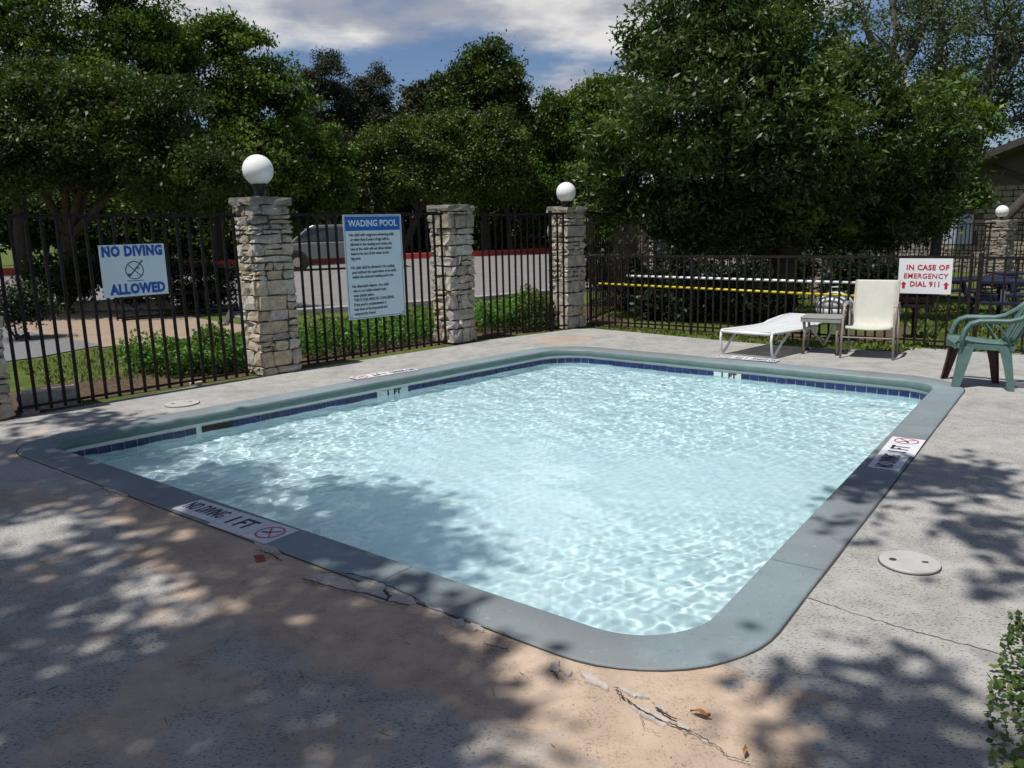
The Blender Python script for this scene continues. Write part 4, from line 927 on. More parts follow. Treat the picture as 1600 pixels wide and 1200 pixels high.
marker('depth marker on the far coping in front of the lounger', G(1215, 566), G(1122, 558.5), -.02, .2, True)
# ------------------------------------------------------------------ hatches, cracks, leaves
def hatch(label, c, R, rot=0):
    root = thing('deck_hatch', label, 'hatch', (*c[:2], 0), rot, 'round skimmer lids in the deck')
    MB().lathe([(R*1.03, .001), (R*1.03, .004), (R*1.0, .005)], n=40).build('hatch_ring', GAP, root); o = MB(); o.lathe([(R, .004), (R, .012), (R*.97, .015), (R*.5, .016)], n=40); o.build('lid', HATCH, root)
    MB().lathe([(R*.13, .010), (R*.13, .0168)], (-R*.55, .0, 0), 14).build('finger_hole', GAP, root); MB().box((R*.5, -.0, .0135), (R*.2, R*.16, .0068)).build('finger_hole', GAP, root)
hatch('round cream skimmer lid with two holes in the right deck', G(1421, 881), .135, -.3)
hatch('round cream skimmer lid in the deck by the left fence', G(285, 631.5), .16, .6)
def flake(px, name='cement_flake', z=.004, h=.007, mat=CHIP, seed=0):
    r = random.Random(seed); P = []
    g = [G(x, y)[:2] for x, y in px]
    for i in range(len(g)):
        a, b = g[i], g[(i+1) % len(g)]
        for k in range(4): P.append(a+(b-a)*k/4+np.array([r.gauss(0, .004), r.gauss(0, .004)]))
    c = np.mean(P, 0); n = len(P); V = [(*p, .001) for p in P]+[(*(c+(p-c)*.93), z+h*r.uniform(.5, 1)) for p in P]+[(*c, z+h)]
    b = MB().add(V, [(i, (i+1) % n, n+(i+1) % n, n+i) for i in range(n)]+[(n+i, n+(i+1) % n, 2*n) for i in range(n)]); return b.build(name, mat, deck)
for i, pl in enumerate([[(478, 906), (500, 896), (540, 905), (560, 925), (520, 922)], [(545, 912), (585, 908), (640, 930), (652, 944), (610, 945), (560, 928)], [(662, 950), (690, 952), (700, 965), (675, 962)], [(705, 972), (722, 968), (728, 978), (710, 980)], [(735, 976), (752, 980), (755, 988), (738, 986)],
                      [(862, 1036), (872, 1033), (877, 1050), (868, 1055), (860, 1048)], [(880, 1048), (895, 1050), (892, 1058), (880, 1056)], [(905, 1048), (925, 1056), (955, 1076), (948, 1082), (915, 1066)], [(965, 1076), (1000, 1084), (1015, 1094), (990, 1093)], [(985, 1104), (1010, 1108), (1050, 1130), (1040, 1136), (1000, 1122)], [(1020, 1098), (1040, 1108), (1042, 1116), (1024, 1110)], [(1060, 1130), (1080, 1142), (1072, 1146), (1056, 1138)], [(1095, 1150), (1115, 1165), (1108, 1168), (1092, 1158)], [(395, 845), (430, 855), (440, 868), (412, 862)], [(160, 762), (180, 766), (200, 776), (180, 776)]]): flake(pl, seed=i)
for i, (pl, w) in enumerate([([(472, 908), (500, 915), (540, 926), (575, 932), (612, 944), (640, 950)], .010), ([(500, 898), (550, 900), (600, 915), (650, 938), (662, 948)], .006), ([(600, 925), (608, 935), (604, 942)], .014), ([(662, 950), (690, 960), (740, 975), (800, 1000)], .004), ([(756, 1010), (795, 1020)], .006), ([(862, 1052), (872, 1062)], .01), ([(960, 1078), (975, 1095), (1000, 1115), (1040, 1133), (1080, 1148)], .006), ([(1025, 1110), (1055, 1130)], .008), ([(1080, 1147), (1120, 1170), (1135, 1186), (1170, 1196)], .004), ([(1000, 1120), (1005, 1140), (1030, 1152)], .002), ([(400, 862), (425, 870), (440, 880)], .010), ([(155, 765), (210, 782), (240, 800), (270, 800)], .005)]):
    o = ribbon('crack', [G(*p) for p in pl], w, .013, GAP, .003, 8, deck, None, 30+i)
b = MB(); b.add([(*G(396, 868)[:2], .002), (*G(412, 870)[:2], .012), (*G(416, 878)[:2], .004), (*G(400, 880)[:2], .002), (*G(406, 873)[:2], .02)], [(0, 1, 4), (1, 2, 4), (2, 3, 4), (3, 0, 4)]); b.build('brick_chip', simple('brick_red', (.20, .06, .04), .9), deck)
def dead_leaf(label, c, rot, s=.05):
    V = []; n = 9
    for i in range(n):
        t = i/(n-1); w = s*.30*math.sin(math.pi*t)**.8; z = .006+.012*abs(math.sin(t*4)); V += [(s*(t-.5)*1.6, w, z+.012*t), (s*(t-.5)*1.6, 0, z), (s*(t-.5)*1.6, -w, z+.01)]
    b = MB().add(V, [(3*i+j, 3*i+j+1, 3*i+j+4, 3*i+j+3) for i in range(n-1) for j in (0, 1)]); o = b.build('fallen_leaf', DEADLEAF, None, True, loc=(*c[:2], 0.002), rot=rot); tag(o, label, 'leaf', 'dry leaves lying on the deck')
dead_leaf('dry orange leaf on the tan deck, the larger one', G(1094, 1121), -.6, .045); dead_leaf('small curled brown leaf near the bottom edge of the deck', G(1164, 1181), 1.2, .026)
# twigs and crumbs on the deck
b = MB(); rr = random.Random(4)
for i in range(260):
    x_, y_ = rr.uniform(0, 1600), rr.uniform(880, 1200); p = G(x_, y_)
    if .622*p[0]+.783*p[1] > 2.30: continue
    if i % 9 == 0:
        th = rr.uniform(0, 3.14); l = rr.uniform(.02, .06); b.tube([(p[0], p[1], .004), (p[0]+l*math.cos(th), p[1]+l*math.sin(th), .006)], .0012, 4)
    else: s = rr.uniform(.0012, .0028); b.box((p[0], p[1], .003), (s, s*1.4, s), rr.uniform(0, 3))
tag(b.build('deck_debris', simple('debris', (.10, .07, .045), .9)), 'specks and tiny twigs scattered over the near deck', 'debris', kind='stuff')

# ------------------------------------------------------------------ lounger
d = np.array([.68, .62]); d /= np.linalg.norm(d); A0, A1 = np.array([2.62, 9.96]), np.array([3.10, 9.52]); u = (A1-A0)/np.linalg.norm(A1-A0); Wd = .66
lg = thing('sun_lounger', 'low white sun lounger with white straps beside the far coping', 'lounger', (*A0, 0), 0)
def lp(s, t, z): return (u[0]*s*Wd+d[0]*t, u[1]*s*Wd+d[1]*t, z)
prof = [(0, .300), (.02, .312), (.35, .300), (.75, .288), (1.0, .290), (1.12, .318), (1.45, .352), (1.66, .358)]
for s in (0, 1):
    MB().tube([lp(s, t, z) for t, z in prof], .017, 10).build('side_rail', LWHITE, lg, True)
MB().tube([lp(0, 0, .300), lp(.5, -.012, .300), lp(1, 0, .300)], .018, 10).build('front_bar', LWHITE, lg, True); MB().tube([lp(0, 1.66, .358), lp(1, 1.66, .358)], .017, 10).build('head_bar', LWHITE, lg, True)
for s in (0, 1):
    MB().tube([lp(s, .0, .300), lp(s, -.01, .22), lp(s, .02, .06), lp(s, .05, .01)], .015, 8).build('leg', LWHITE, lg, True); MB().tube([lp(s, .05, .012), lp(s, .22, .16), lp(s, .42, .295)], .015, 8).build('leg_brace', LWHITE, lg, True)
    MB().tube([lp(s, .95, .282), lp(s, 1.15, .14), lp(s, 1.3, .012)], .015, 8).build('leg', LWHITE, lg, True); MB().tube([lp(s, 1.62, .352), lp(s, 1.5, .18), lp(s, 1.32, .012)], .015, 8).build('leg_brace', LWHITE, lg, True)
    MB().lathe([(.019, 0), (.019, .02)], lp(s, .05, 0), 10).build('foot_cap', LWHITE, lg)
t = .05
def pz(t): return float(np.interp(t, [p[0] for p in prof], [p[1] for p in prof]))
while t < 1.62:
    z0_, z1_ = pz(t), pz(t+.045); Vs = []
    for s_ in (0, .25, .5, .75, 1): sag = -.010*math.sin(math.pi*s_)+.010; Vs += [lp(s_, t, z0_+sag), lp(s_, t+.046, z1_+sag), lp(s_, t+.046, z1_+sag-.004), lp(s_, t, z0_+sag-.004)]
    MB().strip([Vs[i*4:i*4+4] for i in range(5)]).build('strap', SLINGW, lg, True); t += .0525
# ------------------------------------------------------------------ side table
T0 = (G(1251, 497, .445)[:2]+G(1313, 499, .445)[:2])/2; ta = math.atan2(*(G(1313, 499, .445)-G(1251, 497, .445))[:2][::-1])
tb_ = thing('side_table', 'small grey side table with square top between lounger and armchair', 'table', (*(T0+np.array([.10, .16])), 0), ta)
bevel(MB().box((0, 0, .452), (.47, .42, .02)).build('table_top', TABLET, tb_), .006)
for k, (x_, y_, w_, d_) in enumerate(((0, -.195, .46, .022), (0, .195, .46, .022), (-.22, 0, .022, .37), (.22, 0, .022, .37))): MB().box((x_, y_, .421), (w_, d_, .042)).build('apron', TABLET, tb_)
for x_ in (-.20, .20):
    for y_ in (-.16, .16):
        MB().tube([(x_, y_, .42), (x_*.93, y_*.95, .25), (x_*1.0, y_, .03)], [.020, .015, .014], 8).build('leg', FRAMEB, tb_, True); MB().lathe([(.022, 0), (.024, .015), (.016, .03)], (x_, y_, 0), 10).build('foot_cap', BLACKP, tb_)
# ------------------------------------------------------------------ sling armchair
LF, RF, LB, RB = [np.array(q_) for q_ in ((3.945, 9.51), (4.427, 9.25), (4.19, 9.90), (4.66, 9.62))]
ch = thing('sling_armchair', 'beige sling armchair with taupe frame standing right of the side table', 'chair', (*LF, 0)); O = np.array([*LF, 0])
def cp_(s, t, z): p = LF+(RF-LF)*s+((LB-LF)*(1-s)+(RB-RF)*s)*t; return (p[0]-O[0], p[1]-O[1], z)
for s in (0, 1):
    e = -.02 if s == 0 else .02
    MB().tube([cp_(s+e, 0, 0), cp_(s+e*.5, .02, .30), cp_(s, .03, .52), cp_(s, .12, .60), cp_(s, .35, .635), cp_(s, .85, .62), cp_(s, 1.0, .58)], .014, 8).build('arm_frame', FRAMEB, ch, True)
    MB().tube([cp_(s, 1.02, 0), cp_(s, .98, .30), cp_(s, 1.0, .60)], .013, 8).build('leg', FRAMEB, ch, True)
    MB().tube([cp_(s*.88+.06, .02, .375), cp_(s*.88+.06, .4, .36), cp_(s*.88+.06, .86, .355), cp_(s*.88+.06, 1.02, .48), cp_(s*.88+.06, 1.30, .885)], .012, 8).build('sling_rail', FRAMEB, ch, True)
    me = MB(); secs_ = []
    for t_, z_ in ((.10, .605), (.2, .63), (.5, .648), (.85, .632)): a, b2 = cp_(s-.035, t_, z_), cp_(s+.035, t_, z_); secs_.append([a, b2, (b2[0], b2[1], z_+.012), (a[0], a[1], z_+.012)])
    me.strip(secs_).build('armrest', FRAMEB, ch)
MB().tube([cp_(0, .01, .25), cp_(1, .01, .25)], .008, 8).build('stretcher', FRAMEB, ch); MB().tube([cp_(.06, .03, .355), cp_(.94, .03, .355)], .011, 8).build('seat_bar', FRAMEB, ch); MB().tube([cp_(0, .98, .33), cp_(1, .98, .33)], .010, 8).build('seat_bar', FRAMEB, ch)
sg = MB(); secs_ = []
for t_, z_ in ((-.02, .362), (.0, .385), (.1, .383), (.3, .368), (.6, .358), (.82, .362), (.92, .385), (1.0, .47), (1.1, .61), (1.2, .75), (1.28, .87), (1.30, .89), (1.32, .885)):
    row = []
    for s in np.linspace(.055, .945, 7): sag = -.018*math.sin(math.pi*(s-.055)/.89)*(1 if t_ < .9 else .6); row.append(cp_(s, t_+(0 if t_ < .9 else -sag*.9), z_+(sag if t_ < .9 else 0)))
    secs_.append(row+[(p[0]+.002, p[1]+.003, p[2]-.006) for p in row[::-1]])
sg.strip(secs_).build('sling', SLINGB, ch, True)
# ------------------------------------------------------------------ green plastic armchair
NF, FF, NB, FB = [np.array(q_) for q_ in ((4.28, 7.66), (4.41, 8.10), (4.71, 7.40), (4.80, 7.79))]
gc = thing('plastic_armchair', 'weathered green plastic armchair at the right corner of the pool', 'chair', (*NF, 0)); O = np.array([*NF, 0])
def gq(s, t, z, o=0):   # s: 0 near side..1 far side; t: 0 front..1 back
    p = NF+(FF-NF)*s+((NB-NF)*(1-s)+(FB-FF)*s)*t; return np.array([p[0]-O[0], p[1]-O[1], z])
def band(pts, wdir, w, th, name, mat, taper=None):
    """ribbon-like moulded strip following pts, width along wdir"""
    secs_ = []; n = len(pts)
    for i, p in enumerate(pts):
        t_ = pts[min(i+1, n-1)]-pts[max(i-1, 0)]; t_ = t_/np.linalg.norm(t_); wd = np.array(wdir[i] if isinstance(wdir, list) else wdir, float); wd = wd-t_*(wd@t_); wd /= np.linalg.norm(wd); nn = np.cross(t_, wd); ww = (w[i] if hasattr(w, '__len__') else w)/2; h_ = th/2
        secs_.append([p-wd*ww-nn*h_*.3, p-wd*ww*.7+nn*h_, p+wd*ww*.7+nn*h_, p+wd*ww-nn*h_*.3, p+wd*ww-nn*h_*1.4, p+wd*ww*.72-nn*h_*.2, p-wd*ww*.72-nn*h_*.2, p-wd*ww-nn*h_*1.4])
    return MB().strip(secs_).build(name, mat, gc, True)
side = gq(1, 0, 0)-gq(0, 0, 0); side /= np.linalg.norm(side); frt = gq(.5, 0, 0)-gq(.5, 1, 0); frt /= np.linalg.norm(frt)
# seat pan
secs_ = []
for t_, z_, w_ in ((.0, .405, .86), (.03, .435, .9), (.15, .438, .94), (.5, .422, .94), (.85, .412, .86), (.98, .425, .8)):
    row = []
    for s in np.linspace(.5-w_/2, .5+w_/2, 9): row.append(gq(s, t_, z_+.028*abs(2*(s-.5)/w_)**3))
    secs_.append([tuple(p) for p in row]+[(p[0], p[1], p[2]-.008) for p in row[::-1]])
MB().strip(secs_).build('seat', GREENP, gc, True)
for s in (0, 1):
    sg_ = 1 if s else -1; MB().strip([[tuple(gq(s*.9+.05, t_, z_)), tuple(gq(s*.9+.05+.012*sg_, t_, z_)), tuple(gq(s*.9+.05+.012*sg_, t_, z_-.05)), tuple(gq(s*.9+.05, t_, z_-.05))] for t_, z_ in ((.02, .435), (.5, .43), (.97, .425))]).build('seat_skirt', GREENP, gc)
MB().strip([[tuple(gq(s_, -.0, .425)), tuple(gq(s_, .02, .425)), tuple(gq(s_, .02, .375)), tuple(gq(s_, .0, .375))] for s_ in (.08, .5, .92)]).build('seat_skirt', GREENP, gc)
# legs: broad front legs running up into the arms, tapering rear legs
for s in (0, 1):
    sg_ = 1 if s else -1
    P = [gq(s, .0, .0)+side*sg_*.02, gq(s, .05, .2), gq(s, .10, .40), gq(s, .12, .50), gq(s, .17, .585), gq(s, .28, .635), gq(s, .5, .65), gq(s, .8, .655), gq(s, 1.02, .675), gq(s*.96+.02, 1.22, .74), gq(s*.9+.05, 1.42, .83)]
    band(P[:4], side*sg_, [.055, .06, .06, .05], .035, 'leg', GREENP) if False else None
    # lower front leg: L section
    b = MB(); secs_ = []
    for z_, t_, w_ in ((0, -.03, .065), (.2, .035, .085), (.41, .09, .11)):
        p = gq(s, t_, z_)+side*sg_*(.02*(1-z_/.41)); wv = -frt*w_; iv = -side*sg_*w_*.7; secs_.append([tuple(p), tuple(p+wv), tuple(p+wv-side*sg_*.006), tuple(p-frt*.006-side*sg_*.006), tuple(p+iv-frt*.006), tuple(p+iv)])
    b.strip(secs_).build('leg', LEGSHADE if s else GREENP, gc)
    b = MB(); secs_ = []
    for z_, t_, w_ in ((0, 1.0, .055), (.2, .96, .072), (.42, .90, .10)):
        p = gq(s, t_, z_)+side*sg_*(.015*(1-z_/.42)); wv = frt*w_; iv = -side*sg_*w_*.7; secs_.append([tuple(p), tuple(p+wv), tuple(p+wv-side*sg_*.006), tuple(p+frt*.006-side*sg_*.006), tuple(p+iv+frt*.006), tuple(p+iv)])
    b.strip(secs_).build('leg', LEGSHADE if s else GREENP, gc)
    # arm: strip that rises from the front leg, runs back and up into the backrest
    band([gq(s, .09, .40), gq(s, .10, .48), gq(s, .14, .56), gq(s, .22, .62), gq(s, .36, .648), gq(s, .6, .652), gq(s, .85, .655), gq(s, 1.02, .68), gq(s*.95+.025, 1.2, .745), gq(s*.86+.07, 1.36, .83)], side*sg_, [.055, .055, .06, .068, .072, .072, .066, .06, .055, .06], .034, 'armrest', GREENP)
    # rear arm support curving down from arm to rear leg
    band([gq(s, .52, .648), gq(s, .68, .60), gq(s, .80, .52), gq(s, .88, .42)], side*sg_, [.05, .05, .05, .06], .014, 'arm_support', GREENP)
# backrest: fan of slats between a top hoop and the seat
def bk(s, v): # v 0..1 up the back
    w_ = .74+.16*math.sin(math.pi*min(v*1.0, 1)*.6); return gq(.5+(s-.5)*w_*(1 if v < .85 else 1-.9*(v-.85)), .93+v*.46+.05*(1-(2*s-1)**2), .42+.53*v-.05*abs(2*s-1)**3*(v > .8))
for k in range(5):
    s0_ = .07+k*.186; b = MB(); secs_ = []
    for v in np.linspace(.02, .90, 8):
        a, c2 = bk(s0_, v), bk(s0_+.125, v); off = -frt*.007; secs_.append([tuple(a), tuple(c2), tuple(c2+off), tuple(a+off)])
    b.strip(secs_).build('back_slat', GREENP, gc, True)
b = MB(); secs_ = []
for s in np.linspace(0, 1, 13): a, c2 = bk(s, .84), bk(s, 1.0); off = -frt*.012; secs_.append([tuple(a), tuple(c2), tuple(c2+off), tuple(a+off)])
b.strip(secs_).build('back_top', GREENP, gc, True)
for s in (0, 1):
    b = MB(); secs_ = []
    for v in np.linspace(0, .95, 9): a, c2 = bk(s, v), bk(s+(.07 if s == 0 else -.07), v); off = -frt*.022; secs_.append([tuple(a), tuple(c2), tuple(c2+off), tuple(a+off)])
    b.strip(secs_).build('back_stile', GREENP, gc, True)

# ------------------------------------------------------------------ poles hanging on the back fence
nb = np.array([.616, .788])
for nm, lb, xs_, mt, rad in (('white_pole', 'long white pool pole hung along the back of the low fence', ((980, 431), (1376, 443)), WHITEM, .017), ('yellow_pole', 'long yellow pool pole hung just below the white pole', ((935, 443), (1348, 463)), YELLOWP, .017)):
    off = nb*(.055 if nm == 'white_pole' else .05); a = on_line(*xs_[0], np.array(BFa)+off, np.array(BFb)+off); b2 = on_line(*xs_[1], np.array(BFa)+off, np.array(BFb)+off)
    root = thing(nm, lb, 'pole', a); v = b2-a; MB().tube([(0, 0, 0), tuple(v*.5), tuple(v)], rad, 10).build('tube', mt, root, True); MB().tube([tuple(v), tuple(v*1.006)], rad*1.12, 10).build('end_cap', BLACKP, root)
    for f_ in (.12, .5, .88): p = v*f_; MB().tube([tuple(p+np.array([0, 0, rad+.012])), tuple(p-np.array([0, 0, rad+.012])), tuple(p-np.array([nb[0]*.045, nb[1]*.045, rad+.012]))], .004, 5).build('hook', IRON, root)

# ------------------------------------------------------------------ things on the lawn
def ground_at(x, y): return float(gz(x, y))
def picnic(label, c, rot, seed, sc=1.0):
    NAVY = MATS.get('navy_paint') or simple('navy_paint', (.010, .013, .036), .5, .2, 9, bump=.2)
    z0_ = ground_at(*c); root = thing('picnic_table', label, 'table', (*c, z0_), rot, 'navy picnic tables on the lawn')
    for i in range(5): MB().box((0, -.32+i*.16, .755), (1.85, .15, .04)).build('top_plank', NAVY, root)
    for s in (-1, 1):
        for i in range(2): MB().box((0, s*(.66+i*.15), .44), (1.85, .14, .04)).build('seat_plank', NAVY, root)
    for x_ in (-.65, .65):
        MB().box((x_, 0, .395), (.07, 1.62, .05)).build('seat_beam', NAVY, root); MB().box((x_, 0, .71), (.07, .74, .05)).build('top_beam', NAVY, root)
        for s in (-1, 1): MB().tube([(x_+.05, s*.28, .72), (x_+.05, s*.62, 0)], .035, sq=True).build('leg', NAVY, root)
picnic('navy picnic table right behind the emergency sign', (9.9, 17.3), .35, 1); picnic('navy picnic table nearest the far globe pillar', (12.3, 18.9), -.2, 2); picnic('dark picnic table half hidden by the green chair', (9.0, 13.6), -.5, 3)
# black park grill on post
def grill(label, c, rot):
    z0_ = ground_at(*c); root = thing('park_grill', label, 'grill', (*c, z0_), rot)
    MB().tube([(0, 0, -.05), (0, 0, .42)], .035, 8).build('post', IRON, root)
    b = MB(); b.box((0, 0, .44), (.42, .36, .02)); b.box((-.20, 0, .56), (.02, .36, .24)); b.box((.20, 0, .56), (.02, .36, .24)); b.box((0, .17, .56), (.38, .02, .24)); b.build('fire_box', IRON, root)
    for i in range(8): MB().tube([(-.19, -.17+i*.042, .67), (.19, -.17+i*.042, .67)], .006, 5).build('grate_bar', IRON, root)
    MB().tube([(.22, -.1, .60), (.34, -.12, .60), (.42, -.14, .50), (.40, -.14, .30), (.30, -.12, .12)], .010, 6).build('handle', IRON, root)
grill('black charcoal grill on a post behind the low fence, beside the armchair', G(1424, 533)[:2]+np.array([.25, .45]), -.4)
# pale domed grill on stand seen behind side table
c = G(1292, 540)[:2]+np.array([.30, .55]); z0_ = ground_at(*c); kg = thing('domed_grill', 'pale domed barbecue with raised lid behind the fence and side table', 'grill', (*c, z0_))
PALE = simple('pale_enamel', (.55, .55, .55), .3, .1, 9, bump=0)
MB().lathe([(.03, .26), (.15, .30), (.23, .38), (.25, .46)], n=24).build('bowl', PALE, kg, True); MB().lathe([(.25, .47), (.24, .54), (.18, .62), (.08, .67), (.01, .68)], n=24).build('lid', PALE, kg, True)
MB().tube([(-.06, 0, .67), (-.06, 0, .74), (.06, 0, .74), (.06, 0, .67)], .010, 6).build('handle', PALE, kg)
for k in range(3): a = k*2.09+.4; MB().tube([(.16*math.cos(a), .16*math.sin(a), .34), (.25*math.cos(a), .25*math.sin(a), 0)], .012, 6).build('leg', FRAMEB, kg)
# stone pieces and plants outside the left fence
def rock(label, c, dims, seed, mat=None, rot=0, name='rock', grp=None, z=None):
    r = random.Random(seed); V, Fs = stone_block(*dims, r, min(dims)*.09); o = MB().add(V, Fs).build(name, mat or STONE, None, loc=(*c[:2], (ground_at(*c[:2]) if z is None else z)+dims[2]*.42), rot=rot); o.rotation_euler[0] = r.uniform(-.1, .1); tag(o, label, 'rock', grp)
rock('long grey rock lying at the foot of the left fence', G(90, 636)[:2]+np.array([-.12, .12]), (.52, .20, .20), 1, rot=.75)
rock('small pale rock beside the picket near the first pillar', G(308, 604)[:2]+np.array([-.03, .05]), (.12, .08, .07), 2, rot=.4)
rock('flat pale stone near the left fence foot', G(30, 648)[:2]+np.array([.06, .06]), (.16, .10, .05), 3, rot=.8)
c = G(45, 636)[:2]+np.array([-.05, .1]); b = MB().lathe([(.02, 0), (.10, .01), (.115, .05), (.10, .09), (.05, .11), (.01, .115)], n=16); o = b.build('blue_cap', simple('blue_plastic', (.02, .015, .16), .35, bump=0), None, True, loc=(*c, ground_at(*c)+.05)); tag(o, 'small round blue cap on the ground by the left pillar', 'cap')
for i, (x_, w_) in enumerate([(75, .5), (105, .45), (140, .6), (178, .55), (215, .5), (250, .5)]):
    rock(f'{["first", "second", "third", "fourth", "fifth", "last"][i]} edging stone from the left in the planter border behind the fence', G(x_, 487-i*1.2)[:2], (w_, .28, .26), 20+i, rot=-.1+.1*i, name='edging_stone', grp='planter edging stones')
def bush(label, x, y, D, rx, ry, mat, seed, n=260, size=.09, name='bush'):
    return tree(label, [(x, y, rx, ry), (x+rx*.4, y+ry*.3, rx*.6, ry*.6)], D, mat, n, 13, .13, size, trunk_r=.04, seed=seed, cat='bush', name=name, nt_=3, fork=.2)
bush('dark round bush in the planter left of the no diving sign', 95, 432, 18, 62, 40, L_SHADED, 201, 700); bush('dark bush behind the no diving sign', 190, 432, 18.5, 60, 40, L_SHADED, 202, 700); bush('dark bush between the no diving sign and the first pillar', 300, 445, 18.5, 66, 34, L_SHADED, 203, 700)
bush('low dark rounded bush at the far left edge', 30, 478, 13.5, 34, 26, L_SHADED, 204, 420, .06)
bush('leafy shrub growing under the glossy tree left side', 990, 470, 15.6, 50, 40, L_SHADED, 205, 260); bush('leafy shrub growing under the glossy tree beside its trunk', 1110, 475, 15.2, 60, 36, L_SHADED, 206, 300)
for i, (x, y, D, rx, ry, lb) in enumerate([(960, 425, 17, 50, 34, 'dark shrub behind the low fence nearest the slim lamp pillar'), (1040, 430, 18.5, 60, 40, 'dark shrub behind the left end of the white pole'), (1130, 425, 19.5, 60, 40, 'dark shrub behind the middle of the yellow pole'), (1215, 430, 18.5, 55, 38, 'dark shrub right beside the glossy tree trunk'), (1330, 425, 20, 50, 36, 'dark shrub behind the top of the beige armchair'), (1380, 440, 19, 40, 26, 'dark shrub just left of the emergency sign'), (1060, 480, 14.0, 60, 26, 'low dark shrub hugging the fence left of the lounger'), (1190, 478, 13.2, 50, 22, 'low dark shrub hugging the fence behind the lounger')]):
    bush(lb, x, y, D, rx, ry, L_SHADED, 230+i, 420, .10)
# low black metal frame behind the left fence
a, b2 = G(192, 503)[:2], G(382, 487)[:2]; c = (a+b2)/2; v = b2-a; L = np.linalg.norm(v); ang = math.atan2(v[1], v[0]); root = thing('bench_frame', 'low black metal bench frame beyond the fence left of the first pillar', 'bench', (*c, -.02), ang)
for y_ in (0, .45):
    MB().tube([(-L/2, y_, .06), (L/2, y_, .06)], .02, 6).build('rail', IRON, root); MB().tube([(-L/2, y_, .48), (L/2, y_, .48)], .016, 6).build('rail', IRON, root)
for x_ in (-L/2, -L/6, L/6, L/2):
    for y_ in (0, .45): MB().tube([(x_, y_, 0), (x_, y_, .48)], .018, 6).build('leg', IRON, root)
# slanting bare branch
o = MB().tube([(*G(352, 508)[:2], -.02), tuple(at(362, 480, 17)), tuple(at(385, 455, 16.6)), tuple(at(392, 440, 16.4))], [.05, .04, .03, .02], 6).build('dead_branch', BARKG); tag(o, 'slanting bare branch beyond the fence by the first pillar', 'branch')

# ------------------------------------------------------------------ pickup parked across the street
SILV = NT('silver_paint', Roughness=.3, Metallic=.35); SILV.set('Base Color', (.17, .17, .165)); SILV.set('Coat Weight', .4); SILV = SILV.m
GLS = NT('car_glass', Roughness=.06); GLS.set('Base Color', (.02, .03, .045)); GLS = GLS.m
RUB = simple('tyre_rubber', (.015, .015, .016), .85, .1, bump=0)
pc_ = at(528, 405, 36.0); tk = thing('parked_car', 'dull silver van-like car parked across the street, half hidden by the wading pool sign', 'car', (pc_[0], pc_[1], -.02), R_(-176+12))
def hull(secs2, name, mat, root, y0, y1, inset=.0, sm=False):
    n = len(secs2); V = [(x, y0+(inset if z > 1.15 else 0), z) for x, z in secs2]+[(x, y1-(inset if z > 1.15 else 0), z) for x, z in secs2]
    return bevel(MB().add(V, [tuple(range(n))[::-1], tuple(range(n, 2*n))]+[(i, (i+1) % n, n+(i+1) % n, n+i) for i in range(n)]).build(name, mat, root), .05, 3)
hull([(-2.7, .55), (2.65, .45), (2.75, .7), (2.7, 1.0), (2.55, 1.12), (1.25, 1.2), (-2.7, 1.2), (-2.75, .8)], 'body', SILV, tk, -.98, .98)
hull([(2.05, 1.19), (1.25, 1.82), (1.0, 1.92), (-2.2, 1.92), (-2.5, 1.80), (-2.68, 1.19)], 'cab', SILV, tk, -.92, .92, .12)
for y_ in (-1, 1):
    MB().add([(-1.2, y_*.87, 1.26), (-1.2, y_*.80, 1.80), (-2.3, y_*.80, 1.80), (-2.45, y_*.87, 1.26)], [(0, 1, 2, 3)]).build('window', GLS, tk); MB().add([(1.82, y_*.87, 1.26), (1.18, y_*.81, 1.78), (.12, y_*.80, 1.80), (.12, y_*.87, 1.26)], [(0, 1, 2, 3)]).build('window', GLS, tk); MB().add([(.02, y_*.87, 1.26), (.02, y_*.80, 1.80), (-.9, y_*.80, 1.80), (-1.08, y_*.87, 1.26)], [(0, 1, 2, 3)]).build('window', GLS, tk)
    for x_ in (1.75, -1.75):
        w_ = MB().tube([(x_, y_*.78, .39), (x_, y_*1.01, .39)], .39, 24).build('wheel', RUB, tk, False); MB().tube([(x_, y_*1.0, .39), (x_, y_*1.02, .39)], .20, 16).build('rim', FRAMEB, w_)
        MB().tube([(x_, y_*.90, .42), (x_, y_*.985, .42)], .47, 24).build('wheel_arch', GAP, tk)
    MB().box((2.66, y_*.72, .86), (.12, .36, .2)).build('headlight', WHITEM, tk)
MB().add([(2.02, -.76, 1.25), (2.02, .76, 1.25), (1.32, .70, 1.80), (1.32, -.70, 1.80)], [(0, 1, 2, 3)]).build('windscreen', GLS, tk, loc=(.035, 0, .03)); MB().box((2.72, 0, .55), (.16, 1.9, .2)).build('bumper', WHITEM, tk)
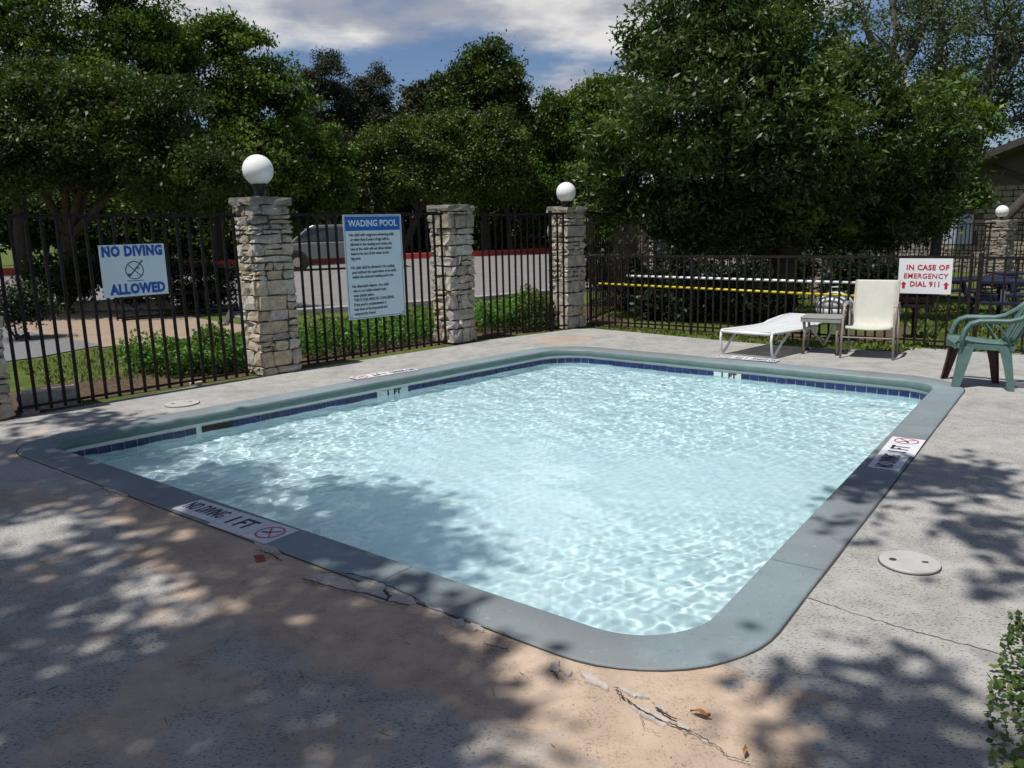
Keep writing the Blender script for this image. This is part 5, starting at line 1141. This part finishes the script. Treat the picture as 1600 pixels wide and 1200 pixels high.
# leaves spread above: done.  Stone building at right
bl = at(1350, 420, 34); br = at(1680, 430, 27); v = (br-bl)[:2]; L = np.linalg.norm(v); ang = math.atan2(v[1], v[0]); zb = -.5
bd = thing('stone_building', 'stone building with a dark gabled roof behind the far pillar', 'building', (*bl[:2], zb), ang)
SID = simple('dark_siding', (.085, .072, .062), .85, .2, 3, bump=.3); ROOF = simple('roof_shingle', (.05, .045, .042), .9, .25, 6, bump=.5); WIN = simple('pale_window', (.30, .34, .42), .2, .1, bump=0)
MB().box((L/2, 3, 1.6), (L, 5.9, 3.2)).build('wall', MORTAR, bd)
b = MB(); rr = random.Random(77); z = 0
while z < 3.05:
    h_ = rr.uniform(.12, .24); x_ = 0
    while x_ < L-.1:
        w_ = rr.uniform(.2, .55); w_ = min(w_, L-x_)
        if not (3.3 < x_+w_/2 < 4.6 and .9 < z < 2.2): V, Fs = stone_block(w_-.03, .14, h_-.025, rr, .012); b.add([(x_+w_/2+p[0], -.0+p[1]-rr.uniform(0, .01), z+h_/2+p[2]) for p in V], Fs)
        x_ += w_
    z += h_
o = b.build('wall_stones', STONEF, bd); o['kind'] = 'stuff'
MB().box((3.95, -.03, 1.6), (1.1, .06, 1.1)).build('window', WIN, bd)
def prism(pts, off, name, mat):
    P = [np.array(p) for p in pts]; n = len(P); o = MB().add([tuple(p-np.array([*bl[:2], zb])) for p in P]+[tuple(p+np.array(off)-np.array([*bl[:2], zb])) for p in P], [tuple(range(n))[::-1], tuple(range(n, 2*n))]+[(i, (i+1) % n, n+(i+1) % n, n+i) for i in range(n)]).build(name, mat, bd)
    o.rotation_euler = (0, 0, -ang); return o
vn = np.array([-v[1], v[0]])/L
def wall_pt(x, y, fwd=0.0):
    d = ray(x, y); o_ = np.array([0, 0, H_]); q0 = np.array([bl[0], bl[1], 0]); n3 = np.array([vn[0], vn[1], 0]); t = ((q0-o_)@n3-fwd)/(d@n3); return o_+d*t
prism([wall_pt(1440, 292, .06), wall_pt(1690, 292, .06), wall_pt(1690, 196, .06), wall_pt(1500, 270, .06)], (*(vn*5.5), 0), 'gable', SID)
r0a, r0b = wall_pt(1476, 272, 1.3), wall_pt(1700, 186, 1.3); bk_ = np.array([*(vn*7.5), 0.0])
prism([r0a, r0b, r0b+np.array([0, 0, .24]), r0a+np.array([0, 0, .24])], tuple(bk_), 'roof', ROOF)
prism([wall_pt(1535, 252, .12), wall_pt(1640, 288, .12), wall_pt(1640, 298, .12), wall_pt(1535, 262, .12)], (*(vn*.08), 0), 'brace', ROOF)
# leaning trunk in front of the building
b = MB().tube([(*at(1545, 440, 23.5)[:2], -.5), tuple(at(1560, 350, 23.5)), tuple(at(1592, 320, 23.5)), tuple(at(1640, 270, 23.5))], [.22, .17, .15, .12], 8); o = b.build('leaning_trunk', BARK, None, True); tag(o, 'dark slanting tree trunk crossing the right edge by the building', 'tree trunk')
print('verts total', sum(len(o.data.polygons) for o in bpy.data.objects if o.type == 'MESH'))
